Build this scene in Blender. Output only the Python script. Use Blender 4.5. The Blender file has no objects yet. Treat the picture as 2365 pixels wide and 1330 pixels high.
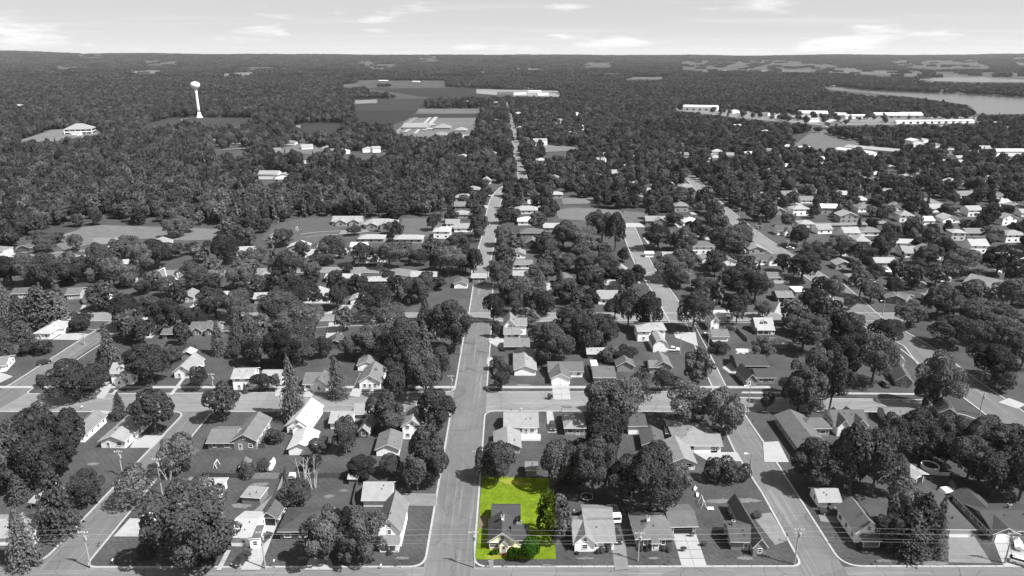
import bpy, math, random
import numpy as np
from mathutils import Vector, Matrix

# ------------------------------------------------------------------ camera, sky, sun, exposure
S = bpy.context.scene
C = S.collection
F_PX, PITCH, CAM_H = 1627.0, math.radians(18.27), 110.0
SP, CP = math.sin(PITCH), math.cos(PITCH)
cam_d = bpy.data.cameras.new('camera'); cam = bpy.data.objects.new('camera', cam_d); C.objects.link(cam)
cam_d.sensor_width = 36.0; cam_d.lens = 36.0 * F_PX / 2365.0
cam_d.clip_start = 1.0; cam_d.clip_end = 60000.0
cam.location = (0, 0, CAM_H); cam.rotation_euler = (math.pi / 2 - PITCH, 0, 0)
S.camera = cam

SUN_AZ, SUN_EL = math.radians(-25.0), math.radians(53.0)      # azimuth from +X, anticlockwise
to_sun = Vector((math.cos(SUN_AZ) * math.cos(SUN_EL), math.sin(SUN_AZ) * math.cos(SUN_EL), math.sin(SUN_EL)))
W = bpy.data.worlds.new('World'); S.world = W; W.use_nodes = True
nt = W.node_tree; nt.nodes.clear()
def wn(t, **k):
    n = nt.nodes.new(t)
    for a, b in k.items(): setattr(n, a, b)
    return n
def wl(a, b): nt.links.new(a, b)
sky = wn('ShaderNodeTexSky', sky_type='NISHITA', sun_disc=False, sun_elevation=SUN_EL,
         sun_rotation=math.radians(90.0) - SUN_AZ, altitude=300.0, air_density=1.0, dust_density=3.0, ozone_density=1.0)
bw = wn('ShaderNodeRGBToBW'); wl(sky.outputs[0], bw.inputs[0])
# thin cloud sheets seen in perspective: noise on a plane far overhead
tc = wn('ShaderNodeTexCoord'); sx = wn('ShaderNodeSeparateXYZ'); wl(tc.outputs['Generated'], sx.inputs[0])
def wmath(op, a, b=None, clamp=False):
    n = wn('ShaderNodeMath', operation=op, use_clamp=clamp)
    for i, v in enumerate((a, b)):
        if v is None: continue
        if isinstance(v, (int, float)): n.inputs[i].default_value = v
        else: wl(v, n.inputs[i])
    return n.outputs[0]
zz = wmath('ADD', wmath('MAXIMUM', sx.outputs[2], 0.0), 0.035)
px_ = wmath('DIVIDE', sx.outputs[0], zz); py_ = wmath('DIVIDE', sx.outputs[1], zz)
cx = wn('ShaderNodeCombineXYZ'); wl(px_, cx.inputs[0]); wl(py_, cx.inputs[1])
n1 = wn('ShaderNodeTexNoise'); n1.inputs['Scale'].default_value = 5.2; n1.inputs['Detail'].default_value = 9; n1.inputs['Roughness'].default_value = 0.58
lo = wn('ShaderNodeVectorMath', operation='MULTIPLY'); wl(tc.outputs['Generated'], lo.inputs[0]); lo.inputs[1].default_value = (1, 1, 6.5); wl(lo.outputs[0], n1.inputs['Vector'])   # low cumulus banks, flat and wide
r1 = wn('ShaderNodeMapRange', interpolation_type='SMOOTHSTEP'); wl(n1.outputs[0], r1.inputs[0])
r1.inputs[1].default_value = 0.52; r1.inputs[2].default_value = 0.66; r1.inputs[4].default_value = 0.7
mp = wn('ShaderNodeMapping'); mp.inputs['Scale'].default_value = (0.16, 0.5, 1); mp.inputs['Rotation'].default_value = (0, 0, 0.2); wl(cx.outputs[0], mp.inputs[0])
n2 = wn('ShaderNodeTexNoise'); n2.inputs['Scale'].default_value = 1.1; n2.inputs['Detail'].default_value = 7; n2.inputs['Roughness'].default_value = 0.6
wl(mp.outputs[0], n2.inputs['Vector'])
r2 = wn('ShaderNodeMapRange', interpolation_type='SMOOTHSTEP'); wl(n2.outputs[0], r2.inputs[0])
r2.inputs[1].default_value = 0.5; r2.inputs[2].default_value = 0.78; r2.inputs[4].default_value = 0.28
veil = wmath('SUBTRACT', 1.0, wmath('EXPONENT', wmath('DIVIDE', -0.056, wmath('ADD', wmath('MAXIMUM', sx.outputs[2], 0.0), 0.02))))   # thin high haze, thicker along the slant
cl = wmath('MAXIMUM', r1.outputs[0], r2.outputs[0])
v0 = wn('ShaderNodeMix', data_type='FLOAT'); wl(veil, v0.inputs[0]); wl(bw.outputs[0], v0.inputs[2]); v0.inputs[3].default_value = 8.2
val = wn('ShaderNodeMix', data_type='FLOAT'); wl(cl, val.inputs[0]); wl(v0.outputs[0], val.inputs[2]); val.inputs[3].default_value = 9.8
bg = wn('ShaderNodeBackground'); bg.inputs['Strength'].default_value = 0.06; wl(val.outputs[0], bg.inputs[0])
wo = wn('ShaderNodeOutputWorld'); wl(bg.outputs[0], wo.inputs[0])

sun_d = bpy.data.lights.new('sun', 'SUN'); sun = bpy.data.objects.new('sun', sun_d); C.objects.link(sun)
sun_d.energy = 4.6; sun_d.angle = math.radians(0.53); sun_d.color = (1.0, 1.0, 1.0)
sun.rotation_euler = (-to_sun).to_track_quat('-Z', 'Y').to_euler(); sun.location = to_sun * 400
S.view_settings.view_transform = 'Standard'; S.view_settings.look = 'None'
S.view_settings.exposure = 1.0; S.view_settings.gamma = 1.0; S.view_settings.use_curve_mapping = False
S.cycles.max_bounces = 5; S.cycles.diffuse_bounces = 3; S.cycles.transmission_bounces = 2; S.cycles.volume_bounces = 0
S.cycles.use_denoising = True; S.cycles.denoiser = 'OPENIMAGEDENOISE'; S.cycles.denoising_input_passes = 'RGB_ALBEDO_NORMAL'; S.cycles.denoising_prefilter = 'FAST'

# ------------------------------------------------------------------ helpers
def at(px, py, z=0.0):
    """ground point seen at photo pixel (2365 x 1330)"""
    u, v = (px - 1182.5) / F_PX, (py - 665.0) / F_PX
    t = (CAM_H - z) / (SP + v * CP)
    return Vector((u * t, (CP - v * SP) * t, z))
def pix(x, y, z=0.0):
    d = y * CP - (z - CAM_H) * SP
    return 1182.5 + F_PX * x / d, 665.0 + F_PX * (-y * SP - (z - CAM_H) * CP) / d
def height_at(y, ty):
    v = (ty - 665.0) / F_PX
    return CAM_H - y / (CP - v * SP) * (SP + v * CP)
def mpp(y): return (y * CP + CAM_H * SP) / F_PX

def make_mesh(name, v, f, mats=(), mi=None, smooth=False):
    m = bpy.data.meshes.new(name); m.from_pydata(v, [], f)
    for a in mats: m.materials.append(a)
    if mi is not None: m.polygons.foreach_set('material_index', mi)
    if smooth: m.polygons.foreach_set('use_smooth', [True] * len(m.polygons))
    m.update(); return m
def link(name, data, parent=None, loc=(0, 0, 0), rz=0.0, **props):
    o = bpy.data.objects.new(name, data); C.objects.link(o)
    o.location = loc; o.rotation_euler = (0, 0, rz)
    if parent is not None: o.parent = parent
    for k, v in props.items():
        if v is not None: o[k] = v
    return o
def empty(name, loc, rz=0.0, **props):
    o = link(name, None, None, loc, rz, **props); o.empty_display_size = 0.5; return o
class MB:
    def __init__(s): s.v, s.f, s.m = [], [], []
    def quad(s, pts, m=0):
        b = len(s.v); s.v += [tuple(p) for p in pts]; s.f.append(tuple(range(b, b + len(pts)))); s.m.append(m)
    def box(s, x0, y0, z0, x1, y1, z1, m=0):
        b = len(s.v)
        s.v += [(x0, y0, z0), (x1, y0, z0), (x1, y1, z0), (x0, y1, z0), (x0, y0, z1), (x1, y0, z1), (x1, y1, z1), (x0, y1, z1)]
        s.f += [(b, b + 3, b + 2, b + 1), (b + 4, b + 5, b + 6, b + 7), (b, b + 1, b + 5, b + 4), (b + 1, b + 2, b + 6, b + 5), (b + 2, b + 3, b + 7, b + 6), (b + 3, b, b + 4, b + 7)]
        s.m += [m] * 6
    def prism(s, prof, a, b, axis='y', m=0, mside=None):
        """closed profile of (h, z) points extruded along axis from a to b"""
        n = len(prof); i = len(s.v)
        for e in (a, b):
            s.v += [(p[0], e, p[1]) if axis == 'y' else (e, p[0], p[1]) for p in prof]
        for k in range(n):
            q = (k + 1) % n; s.f.append((i + k, i + q, i + n + q, i + n + k)); s.m.append(m[k] if isinstance(m, (list, tuple)) else m)
        ms = mside if mside is not None else (m if isinstance(m, int) else 0)
        s.f += [tuple(range(i + n - 1, i - 1, -1)), tuple(range(i + n, i + 2 * n))]; s.m += [ms, ms]
    def tube(s, p0, p1, r0, r1, n=8, m=0, cap=True):
        p0, p1 = Vector(p0), Vector(p1); d = (p1 - p0).normalized()
        a = d.orthogonal().normalized(); c = d.cross(a); i = len(s.v)
        for p, r in ((p0, r0), (p1, r1)):
            for k in range(n):
                t = 2 * math.pi * k / n; s.v.append(tuple(p + a * (r * math.cos(t)) + c * (r * math.sin(t))))
        for k in range(n):
            q = (k + 1) % n; s.f.append((i + k, i + q, i + n + q, i + n + k)); s.m.append(m)
        if cap: s.f += [tuple(range(i + n - 1, i - 1, -1)), tuple(range(i + n, i + 2 * n))]; s.m += [m, m]
    def lathe(s, prof, n=16, m=0):
        i = len(s.v)
        for r, z in prof:
            for k in range(n):
                t = 2 * math.pi * k / n; s.v.append((r * math.cos(t), r * math.sin(t), z))
        for j in range(len(prof) - 1):
            for k in range(n):
                q = (k + 1) % n; a = i + j * n; s.f.append((a + k, a + q, a + n + q, a + n + k)); s.m.append(m)
        s.f += [tuple(range(i + n - 1, i - 1, -1)), tuple(range(i + (len(prof) - 1) * n, i + len(prof) * n))]; s.m += [m, m]
    def mesh(s, name, mats, smooth=False): return make_mesh(name, s.v, s.f, mats, s.m, smooth)

# ------------------------------------------------------------------ materials
_mats = {}
def grey(t): return (t, t, t, 1)
def col(t): return grey(t) if isinstance(t, (int, float)) else (t[0], t[1], t[2], 1)
def material(name, tone, var=0.25, scale=1.0, rough=0.85, var2=0.15, scale2=9.0, rnd=0.0, spec=0.3, stretch=(1, 1, 1), bump=0.0, coords='Object'):
    key = (name,)
    if key in _mats: return _mats[key]
    m = bpy.data.materials.new(name); m.use_nodes = True; t = m.node_tree; t.nodes.clear()
    N = t.nodes.new; L = t.links.new
    out = N('ShaderNodeOutputMaterial'); b = N('ShaderNodeBsdfPrincipled'); L(b.outputs[0], out.inputs[0])
    b.inputs['Roughness'].default_value = rough; b.inputs['Specular IOR Level'].default_value = spec
    tcn = N('ShaderNodeTexCoord'); mpn = N('ShaderNodeMapping'); mpn.inputs['Scale'].default_value = stretch
    L(tcn.outputs[coords], mpn.inputs[0])
    def noise(sc, det):
        n = N('ShaderNodeTexNoise'); n.inputs['Scale'].default_value = sc; n.inputs['Detail'].default_value = det; n.inputs['Roughness'].default_value = 0.62
        L(mpn.outputs[0], n.inputs['Vector']); return n.outputs[0]
    def ma(op, a, c, d=None):
        n = N('ShaderNodeMath'); n.operation = op
        for i, v in enumerate((a, c, d)):
            if v is None: continue
            if isinstance(v, (int, float)): n.inputs[i].default_value = v
            else: L(v, n.inputs[i])
        return n.outputs[0]
    na, nb = noise(scale, 5), noise(scale2, 3)
    k = ma('ADD', ma('MULTIPLY_ADD', na, 4 * var, 1 - 2 * var), ma('MULTIPLY_ADD', nb, 4 * var2, -2 * var2))
    if rnd:
        oi = N('ShaderNodeObjectInfo'); k = ma('MULTIPLY', k, ma('MULTIPLY_ADD', oi.outputs['Random'], 2 * rnd, 1 - rnd))
    k = ma('MAXIMUM', k, 0.12)
    vm = N('ShaderNodeVectorMath'); vm.operation = 'SCALE'; vm.inputs[0].default_value = col(tone)[:3]; L(k, vm.inputs[3])
    L(vm.outputs[0], b.inputs['Base Color'])
    if bump:
        bn = N('ShaderNodeBump'); bn.inputs['Strength'].default_value = bump; bn.inputs['Distance'].default_value = 0.1
        L(nb, bn.inputs['Height']); L(bn.outputs[0], b.inputs['Normal'])
    _mats[key] = m; return m
def q5(t): return round(t * 40) / 40 if t > 0.1 else round(t * 100) / 100
def roof_mat(t):
    if not isinstance(t, (int, float)): return material('roof_dark_shingle_lot', t, 0.12, 0.8, 0.9, 0.1, 14, spec=0.2)
    t = q5(t); return material('roof_shingle_%d' % round(t * 1000), t * .5 if t < .62 else .31 + (t - .62) * 1.2, 0.16, 0.5, 0.9, 0.28 if t < 0.55 else 0.06, 7.0, spec=0.25)
def wall_mat(t):
    if not isinstance(t, (int, float)): return material('siding_cream', t, 0.04, 0.5, 0.8, 0.03, 6)
    t = q5(t); return material('siding_%d' % round(t * 1000), t * .6 if t < .55 else min(.87, t * 1.1), 0.08, 0.6, 0.8, 0.06, 8.0)
M_trim = material('white_trim', 0.8, 0.05, 1, 0.6, 0.04, 9)
M_glass = material('window_glass', 0.03, 0.3, 0.7, 0.15, 0.1, 4, spec=0.6)
M_door = material('painted_door', 0.4, 0.1, 1, 0.6, 0.05, 8)
M_dark = material('dark_opening', 0.025, 0.2, 1, 0.9, 0.1, 5)
M_brick = material('chimney_brick', 0.18, 0.2, 2, 0.9, 0.25, 12)
M_brick_red = material('brick_steps', (0.16, 0.075, 0.045), 0.2, 2, 0.9, 0.25, 12)
M_concrete = material('concrete', 0.285, 0.12, 0.25, 0.9, 0.08, 4.0)
M_kerb = material('kerb_concrete', 0.3, 0.12, 0.5, 0.9, 0.12, 5.0)
M_gravel = material('gravel', 0.15, 0.22, 0.3, 0.95, 0.2, 5.0)
M_grass_cut = material('lawn_grass', 0.056, 0.3, 0.11, 0.95, 0.26, 1.4, spec=0.1)
M_grass_far = material('meadow_grass', 0.058, 0.3, 0.012, 0.95, 0.25, 0.12, spec=0.1)
M_bark = material('bark', 0.09, 0.25, 1.5, 0.95, 0.2, 9)
M_wood = material('weathered_wood', 0.17, 0.25, 0.8, 0.9, 0.2, 6)
M_pole = material('pole_wood', 0.3, 0.2, 0.6, 0.9, 0.1, 6)
M_metal = material('galvanised_metal', 0.35, 0.1, 1, 0.5, 0.05, 6)
M_white = material('white_paint', 0.8, 0.05, 0.6, 0.5, 0.03, 6)
M_black = material('black_paint', 0.03, 0.2, 1, 0.4, 0.1, 6)
M_tyre = material('tyre_rubber', 0.025, 0.2, 3, 0.9, 0.1, 9)
M_chrome = material('lamp_lens', 0.75, 0.1, 3, 0.2, 0.05, 9, spec=0.6)
M_cable = material('cable', 0.3, 0.1, 1, 0.6, 0.05, 4)

def asphalt(name, tone, stretch):
    if (name,) in _mats: return _mats[(name,)]
    m = material(name, tone, 0.14, 0.22, 0.92, 0.1, 2.2, stretch=stretch, spec=0.15, coords='Object')
    t = m.node_tree; N = t.nodes.new; L = t.links.new
    b = [n for n in t.nodes if n.type == 'BSDF_PRINCIPLED'][0]; src = b.inputs['Base Color'].links[0].from_socket
    tcn = [n for n in t.nodes if n.type == 'TEX_COORD'][0]
    # tar-sealed cracks
    nz = N('ShaderNodeTexNoise'); nz.inputs['Scale'].default_value = 0.25; nz.inputs['Detail'].default_value = 4; L(tcn.outputs['Object'], nz.inputs['Vector'])
    ad = N('ShaderNodeVectorMath'); ad.operation = 'MULTIPLY_ADD'; L(nz.outputs['Color'], ad.inputs[0]); ad.inputs[1].default_value = (3, 3, 0); L(tcn.outputs['Object'], ad.inputs[2])
    vo = N('ShaderNodeTexVoronoi'); vo.feature = 'DISTANCE_TO_EDGE'; vo.inputs['Scale'].default_value = 0.085; L(ad.outputs[0], vo.inputs['Vector'])
    mr = N('ShaderNodeMapRange'); L(vo.outputs['Distance'], mr.inputs[0]); mr.inputs[1].default_value = 0.004; mr.inputs[2].default_value = 0.009
    mr.inputs[3].default_value = 0.68; mr.inputs[4].default_value = 1.0
    # pale worn streaks along the wheel tracks
    mp2 = N('ShaderNodeMapping'); mp2.inputs['Scale'].default_value = tuple(s * 6 if s == 1 else s * 1.2 for s in stretch); L(tcn.outputs['Object'], mp2.inputs[0])
    n3 = N('ShaderNodeTexNoise'); n3.inputs['Scale'].default_value = 0.2; n3.inputs['Detail'].default_value = 5; L(mp2.outputs[0], n3.inputs['Vector'])
    m3 = N('ShaderNodeMapRange'); L(n3.outputs[0], m3.inputs[0]); m3.inputs[1].default_value = 0.55; m3.inputs[2].default_value = 0.72; m3.inputs[3].default_value = 1.0; m3.inputs[4].default_value = 1.45
    v2 = N('ShaderNodeTexVoronoi'); v2.inputs['Scale'].default_value = 0.11; L(ad.outputs[0], v2.inputs['Vector']); mpv = N('ShaderNodeMapRange'); L(v2.outputs['Color'], mpv.inputs[0]); mpv.inputs[3].default_value = .88; mpv.inputs[4].default_value = 1.1   # patched areas
    m4 = N('ShaderNodeMath'); m4.operation = 'MULTIPLY'; L(mr.outputs[0], m4.inputs[0]); L(mpv.outputs[0], m4.inputs[1])
    mu = N('ShaderNodeMath'); mu.operation = 'MULTIPLY'; L(m4.outputs[0], mu.inputs[0]); L(m3.outputs[0], mu.inputs[1])
    sc = N('ShaderNodeVectorMath'); sc.operation = 'SCALE'; L(src, sc.inputs[0]); L(mu.outputs[0], sc.inputs[3]); L(sc.outputs[0], b.inputs['Base Color'])
    return m

def leaf_material(name, tone, rnd=0.35, trans=0.22):
    if (name,) in _mats: return _mats[(name,)]
    m = bpy.data.materials.new(name); m.use_nodes = True; t = m.node_tree; t.nodes.clear(); N = t.nodes.new; L = t.links.new
    out = N('ShaderNodeOutputMaterial'); mx = N('ShaderNodeMixShader'); mx.inputs[0].default_value = trans
    d = N('ShaderNodeBsdfDiffuse'); tr = N('ShaderNodeBsdfTranslucent'); L(d.outputs[0], mx.inputs[1]); L(tr.outputs[0], mx.inputs[2]); L(mx.outputs[0], out.inputs[0])
    oi = N('ShaderNodeObjectInfo'); geo = N('ShaderNodeNewGeometry')
    nz = N('ShaderNodeTexNoise'); nz.inputs['Scale'].default_value = 0.5; nz.inputs['Detail'].default_value = 2; L(geo.outputs['Position'], nz.inputs['Vector'])
    a = N('ShaderNodeMath'); a.operation = 'MULTIPLY_ADD'; L(oi.outputs['Random'], a.inputs[0]); a.inputs[1].default_value = 2 * rnd; a.inputs[2].default_value = 1 - rnd
    r = N('ShaderNodeMath'); r.operation = 'MULTIPLY_ADD'; L(geo.outputs['Random Per Island'], r.inputs[0]); r.inputs[1].default_value = 0.7; r.inputs[2].default_value = 0.65
    c = N('ShaderNodeMath'); c.operation = 'MULTIPLY_ADD'; L(nz.outputs[0], c.inputs[0]); c.inputs[1].default_value = 1.0; c.inputs[2].default_value = 0.5
    p = N('ShaderNodeMath'); p.operation = 'MULTIPLY'; L(a.outputs[0], p.inputs[0]); L(r.outputs[0], p.inputs[1])
    p2 = N('ShaderNodeMath'); p2.operation = 'MULTIPLY'; L(p.outputs[0], p2.inputs[0]); L(c.outputs[0], p2.inputs[1])
    nb = N('ShaderNodeTexNoise'); nb.inputs['Scale'].default_value = 0.007; nb.inputs['Detail'].default_value = 3; L(geo.outputs['Position'], nb.inputs['Vector'])
    bb = N('ShaderNodeMath'); bb.operation = 'MULTIPLY_ADD'; L(nb.outputs[0], bb.inputs[0]); bb.inputs[1].default_value = 1.1; bb.inputs[2].default_value = 0.45
    p3 = N('ShaderNodeMath'); p3.operation = 'MULTIPLY'; L(p2.outputs[0], p3.inputs[0]); L(bb.outputs[0], p3.inputs[1])
    vm = N('ShaderNodeVectorMath'); vm.operation = 'SCALE'; vm.inputs[0].default_value = col(tone)[:3]; L(p3.outputs[0], vm.inputs[3])
    L(vm.outputs[0], d.inputs[0]); L(vm.outputs[0], tr.inputs[0])
    _mats[(name,)] = m; return m
LEAF = {'D': leaf_material('leaves_dark', 0.058, 0.45), 'L': leaf_material('leaves_light', 0.084, 0.42), 'A': leaf_material('leaves_airy', 0.066),
        'S': leaf_material('needles_spruce', 0.1), 'P': leaf_material('needles_pine', 0.085), 'B': leaf_material('leaves_bush', 0.062),
        'W': leaf_material('leaves_willow', 0.085)}
GREEN = {'B': leaf_material('leaves_green_bush', (0.022, 0.058, 0.007), 0.1), 'S': leaf_material('needles_green', (0.042, 0.062, 0.009), 0.1), 'Y': leaf_material('leaves_yellow', (0.4, 0.36, 0.03), 0.1)}


# ------------------------------------------------------------------ ground, fields, water
def poly_px(s): return [tuple(float(a) for a in p.split(',')) for p in s.split()]
def sheet(name, px_pts, z, mat, kind='structure', world=None, **props):
    pts = world if world is not None else [at(*p) for p in px_pts]
    a = sum(pts[i][0] * pts[(i + 1) % len(pts)][1] - pts[(i + 1) % len(pts)][0] * pts[i][1] for i in range(len(pts)))
    if a < 0: pts = pts[::-1]
    return link(name, make_mesh(name, [(p[0], p[1], z) for p in pts], [tuple(range(len(pts)))], [mat]), kind=kind, **props)

rng = np.random.default_rng(7)
_ph = rng.uniform(0, 6.28, 24)
RIDGE_PX = [(-900, 119), (0, 121.5), (250, 124.5), (500, 127.5), (900, 129), (1200, 128.5), (1500, 130), (1900, 129.5), (2365, 128), (3300, 127)]
RIDGE_D = 12000.0
def ridge_h(x, y):
    """land height: flat town, rolling woods beyond, a ridge on the horizon"""
    x = np.asarray(x, float); y = np.asarray(y, float)
    px = 1182.5 + F_PX * x / (np.maximum(y, 1.0) * CP + CAM_H * SP)
    ry = np.interp(px, [a for a, b in RIDGE_PX], [b for a, b in RIDGE_PX])
    top = CAM_H - RIDGE_D * np.tan(PITCH + np.arctan((ry - 665.0) / F_PX))
    t = np.clip((y - 5500.0) / (RIDGE_D - 5500.0), 0, 1); t = t * t * (3 - 2 * t)
    roll = sum(np.sin(x / (260 + 90 * i) + _ph[i]) * np.sin(y / (420 + 120 * i) + _ph[i + 6]) for i in range(6))
    return t * (top + roll * 3.2) + np.clip((y - 2500) / 3000, 0, 1) * roll * 2.2
def build_ground():
    ys = [-400, 40, 110, 200, 320, 480, 700, 1000, 1400, 1900, 2500] + [2500 + 250 * i for i in range(1, 61)]
    v, f = [], []; n = 121
    for y in ys:
        half = max(900, 1.5 * y)
        xs = np.linspace(-half, half, n); zs = ridge_h(xs, np.full(n, y))
        v += [(float(a), float(y), float(c)) for a, c in zip(xs, zs)]
    for j in range(len(ys) - 1):
        for i in range(n - 1): a = j * n + i; f.append((a, a + 1, a + n + 1, a + n))
    return link('ground', make_mesh('ground', v, f, [M_grass_far], smooth=True), kind='structure')
build_ground()
def tone_mat(t): return material('field_%d' % round(t * 1000), t * .55 if t < .1 else t * .75, 0.18, 0.01, 0.95, 0.16, 0.2, spec=0.1)
FIELDS = '''
.05|826,203 1000,200 1140,205 1136,224 985,225 900,212
.062|813,230 985,227 975,252 815,252
.05|815,253 980,253 955,262 945,275 905,288 850,288 820,278
.13|968,251 1112,251 1112,262 960,262
.052|958,263 1112,263 1110,271 945,271
.15|945,273 1105,273 1100,310 1000,318 905,312
.055|690,285 745,283 800,285 770,308 690,312
.07|400,276 440,268 500,272 590,272 560,290 470,290 430,282
.07|322,300 345,285 405,270 440,275 400,292 340,302
.16|150,548 190,525 235,520 330,523 430,526 515,530 525,552 430,556 330,552 240,556 150,580 130,566
.1|600,552 640,518 690,505 770,503 800,515 780,545 700,575 640,570
.15|1282,484 1330,480 1430,485 1452,505 1440,525 1370,512 1290,505
.16|1296,458 1370,458 1372,470 1300,472
.13|1440,488 1500,492 1490,512 1446,515
.12|930,505 1040,505 1040,545 960,550 920,540
.085|1820,312 1890,308 2000,332 1930,345 1850,336
.2|1560,243 1700,256 1840,262 2060,268 2260,270 2270,285 2060,288 1900,290 1700,272 1560,255
.13|1880,300 2000,300 2100,312 2160,322 2365,338 2365,372 2200,372 2060,362 1900,350 1830,350 1830,338
.12|1600,152 1790,150 1900,153 2000,160 1850,166 1700,166 1600,160
.11|1890,159 2000,162 2200,166 2365,170 2365,180 2150,178 2000,172 1900,166
.12|2050,150 2250,150 2300,158 2150,160
.15|254,162 330,160 388,164 380,170 300,169
.13|125,156 190,156 190,160 120,160
.16|500,168 600,167 602,173 510,175
.17|820,186 900,185 905,190 830,191
.1|900,187 1030,187 1030,194 900,193
.12|780,196 860,190 880,194 800,200
.12|1450,178 1540,178 1520,183 1440,182
.1|820,150 870,150 865,153 820,153
.11|1340,152 1420,152 1410,156 1340,156
.2|820,232 870,230 872,238 820,240
.24|1100,206 1290,210 1300,224 1180,222 1100,216
.17|120,300 190,298 225,300 240,309 200,320 60,332 30,330
.17|1250,335 1330,340 1360,346 1260,352
.14|700,330 760,345 720,358 620,352
.17|176,144 243,144 240,147 176,147
.15|844,154 915,154 915,160 850,160
.16|1100,165 1134,164 1130,167 1100,167
.14|1565,150 1646,150 1640,166 1570,160
.17|1655,158 1815,158 1810,165 1660,165
.18|1815,155 1890,155 1888,161 1820,162
.2|2330,147 2400,147 2400,154 2340,153
.15|960,146 1020,146 1015,149 960,149
.15|1180,158 1260,158 1250,161 1180,161
.14|560,158 640,158 630,162 560,162
.14|330,150 420,150 410,153 335,153
.15|1380,168 1440,168 1435,171 1380,171
'''
for i, ln in enumerate(l for l in FIELDS.strip().splitlines()):
    t, p = ln.split('|'); sheet('field', poly_px(p), 0.05 + 0.012 * i, tone_mat(float(t)))
M_water = material('lake_water', 0.05, 0.1, 0.004, 0.22, 0.1, 0.08, spec=0.5, bump=0.25)
sheet('lake', poly_px('1885,200 1935,200 2000,208 2060,211 2110,213 2180,216 2240,218 2300,222 2380,226 2440,232 2440,262 2290,265 2255,263 2246,250 2235,243 2170,233 2100,224 2000,215 1925,207'), 0.5, M_water)
sheet('lake_inlet', poly_px('2106,182 2180,179 2290,178 2440,180 2440,190 2250,190 2150,187'), 0.55, M_water)

def mow(m):
    t = m.node_tree; N = t.nodes.new; L = t.links.new; b = [n for n in t.nodes if n.type == 'BSDF_PRINCIPLED'][0]; src_ = b.inputs['Base Color'].links[0].from_socket
    tcn = [n for n in t.nodes if n.type == 'TEX_COORD'][0]; wv = N('ShaderNodeTexWave'); wv.bands_direction = 'DIAGONAL'; wv.inputs['Scale'].default_value = 0.32; wv.inputs['Distortion'].default_value = 4.0; wv.inputs['Detail'].default_value = 2; wv.inputs['Detail Scale'].default_value = 0.15
    L(tcn.outputs['Object'], wv.inputs['Vector']); mr = N('ShaderNodeMapRange'); L(wv.outputs['Fac'], mr.inputs[0]); mr.inputs[3].default_value = .95; mr.inputs[4].default_value = 1.05
    sc = N('ShaderNodeVectorMath'); sc.operation = 'SCALE'; L(src_, sc.inputs[0]); L(mr.outputs[0], sc.inputs[3]); L(sc.outputs[0], b.inputs['Base Color'])
mow(M_grass_cut)

# ------------------------------------------------------------------ roads
def offset_line(pts, d):
    out = []
    for i, p in enumerate(pts):
        a, b = pts[max(0, i - 1)], pts[min(len(pts) - 1, i + 1)]
        t = (b - a).to_2d().normalized(); out.append(Vector((p.x - t.y * d, p.y + t.x * d, 0)))
    return out
def resample(pts, n=8):
    """Catmull-Rom through the points"""
    P = [pts[0] * 2 - pts[1]] + pts + [pts[-1] * 2 - pts[-2]]; out = []
    for i in range(1, len(P) - 2):
        for k in range(n):
            t = k / n; a, b, c, d = P[i - 1], P[i], P[i + 1], P[i + 2]
            out.append(0.5 * ((2 * b) + (c - a) * t + (2 * a - 5 * b + 4 * c - d) * t * t + (3 * b - a - 3 * c + d) * t ** 3))
    return out + [pts[-1]]
_roads = []
def ribbon(name, pts, w, z, mat, kerb=True, curve=True):
    if curve and len(pts) > 2: pts = resample(pts)
    L_, R_ = offset_line(pts, w / 2), offset_line(pts, -w / 2); n = len(pts)
    v = [(p.x, p.y, z) for p in L_] + [(p.x, p.y, z) for p in R_]
    f = [(i, n + i, n + i + 1, i + 1) for i in range(n - 1)]
    o = link(name, make_mesh(name, v, f, [mat]), kind='structure')
    for p, q in zip(pts[:-1], pts[1:]):
        for k in range(max(1, int((q - p).length / 4))): _roads.append(((p + (q - p) * (k / max(1, int((q - p).length / 4)))).to_tuple()[:2], w / 2))
    if kerb:
        for s in (1, -1):
            a, b = offset_line(pts, s * w / 2), offset_line(pts, s * (w / 2 + 0.55)); mb = MB()
            for i in range(n - 1):
                mb.quad([(a[i].x, a[i].y, z + .13), (b[i].x, b[i].y, z + .13), (b[i + 1].x, b[i + 1].y, z + .13), (a[i + 1].x, a[i + 1].y, z + .13)][::-1 if s > 0 else 1])
                mb.quad([(a[i].x, a[i].y, z), (a[i].x, a[i].y, z + .13), (a[i + 1].x, a[i + 1].y, z + .13), (a[i + 1].x, a[i + 1].y, z)])
            link('kerb', mb.mesh('kerb', [M_kerb]), kind='structure')
    return o
M_ax = asphalt('asphalt_cross', 0.165, (0.12, 1, 1)); M_ay = asphalt('asphalt_long', 0.115, (1, 0.12, 1)); M_far_road = asphalt('asphalt_far', 0.155, (1, 1, 1))
V = lambda x, y: Vector((x, y, 0))
PXL = lambda s: [at(*p) for p in poly_px(s)]
ribbon('front_road', [V(-260, 125.4), V(260, 125.4)], 12.6, 0.02, asphalt('asphalt_front', 0.135, (0.12, 1, 1)), kerb=False)
ribbon('cross_road', [V(-300, 212), V(130, 212)], 14.5, 0.024, M_ax, kerb=False)
ribbon('centre_road', [V(-14.3, 118), V(-14.3, 300)], 11.4, 0.028, M_ay, kerb=False)
ribbon('left_road', [at(140, 1316), at(457, 952)], 11.2, 0.032, M_ay, kerb=False)
ribbon('right_road', PXL('1905,1330 1838,1215 1750,1065 1703,975 1660,890 1620,820'), 10.6, 0.036, M_ay, kerb=False)
ribbon('upper_left_road', PXL('-120,985 30,905 130,835 230,772 330,715'), 10.6, 0.04, M_ay, kerb=False)
ribbon('second_cross_road', [V(-200, 292), V(175, 292)], 9.5, 0.044, M_ax)
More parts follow.
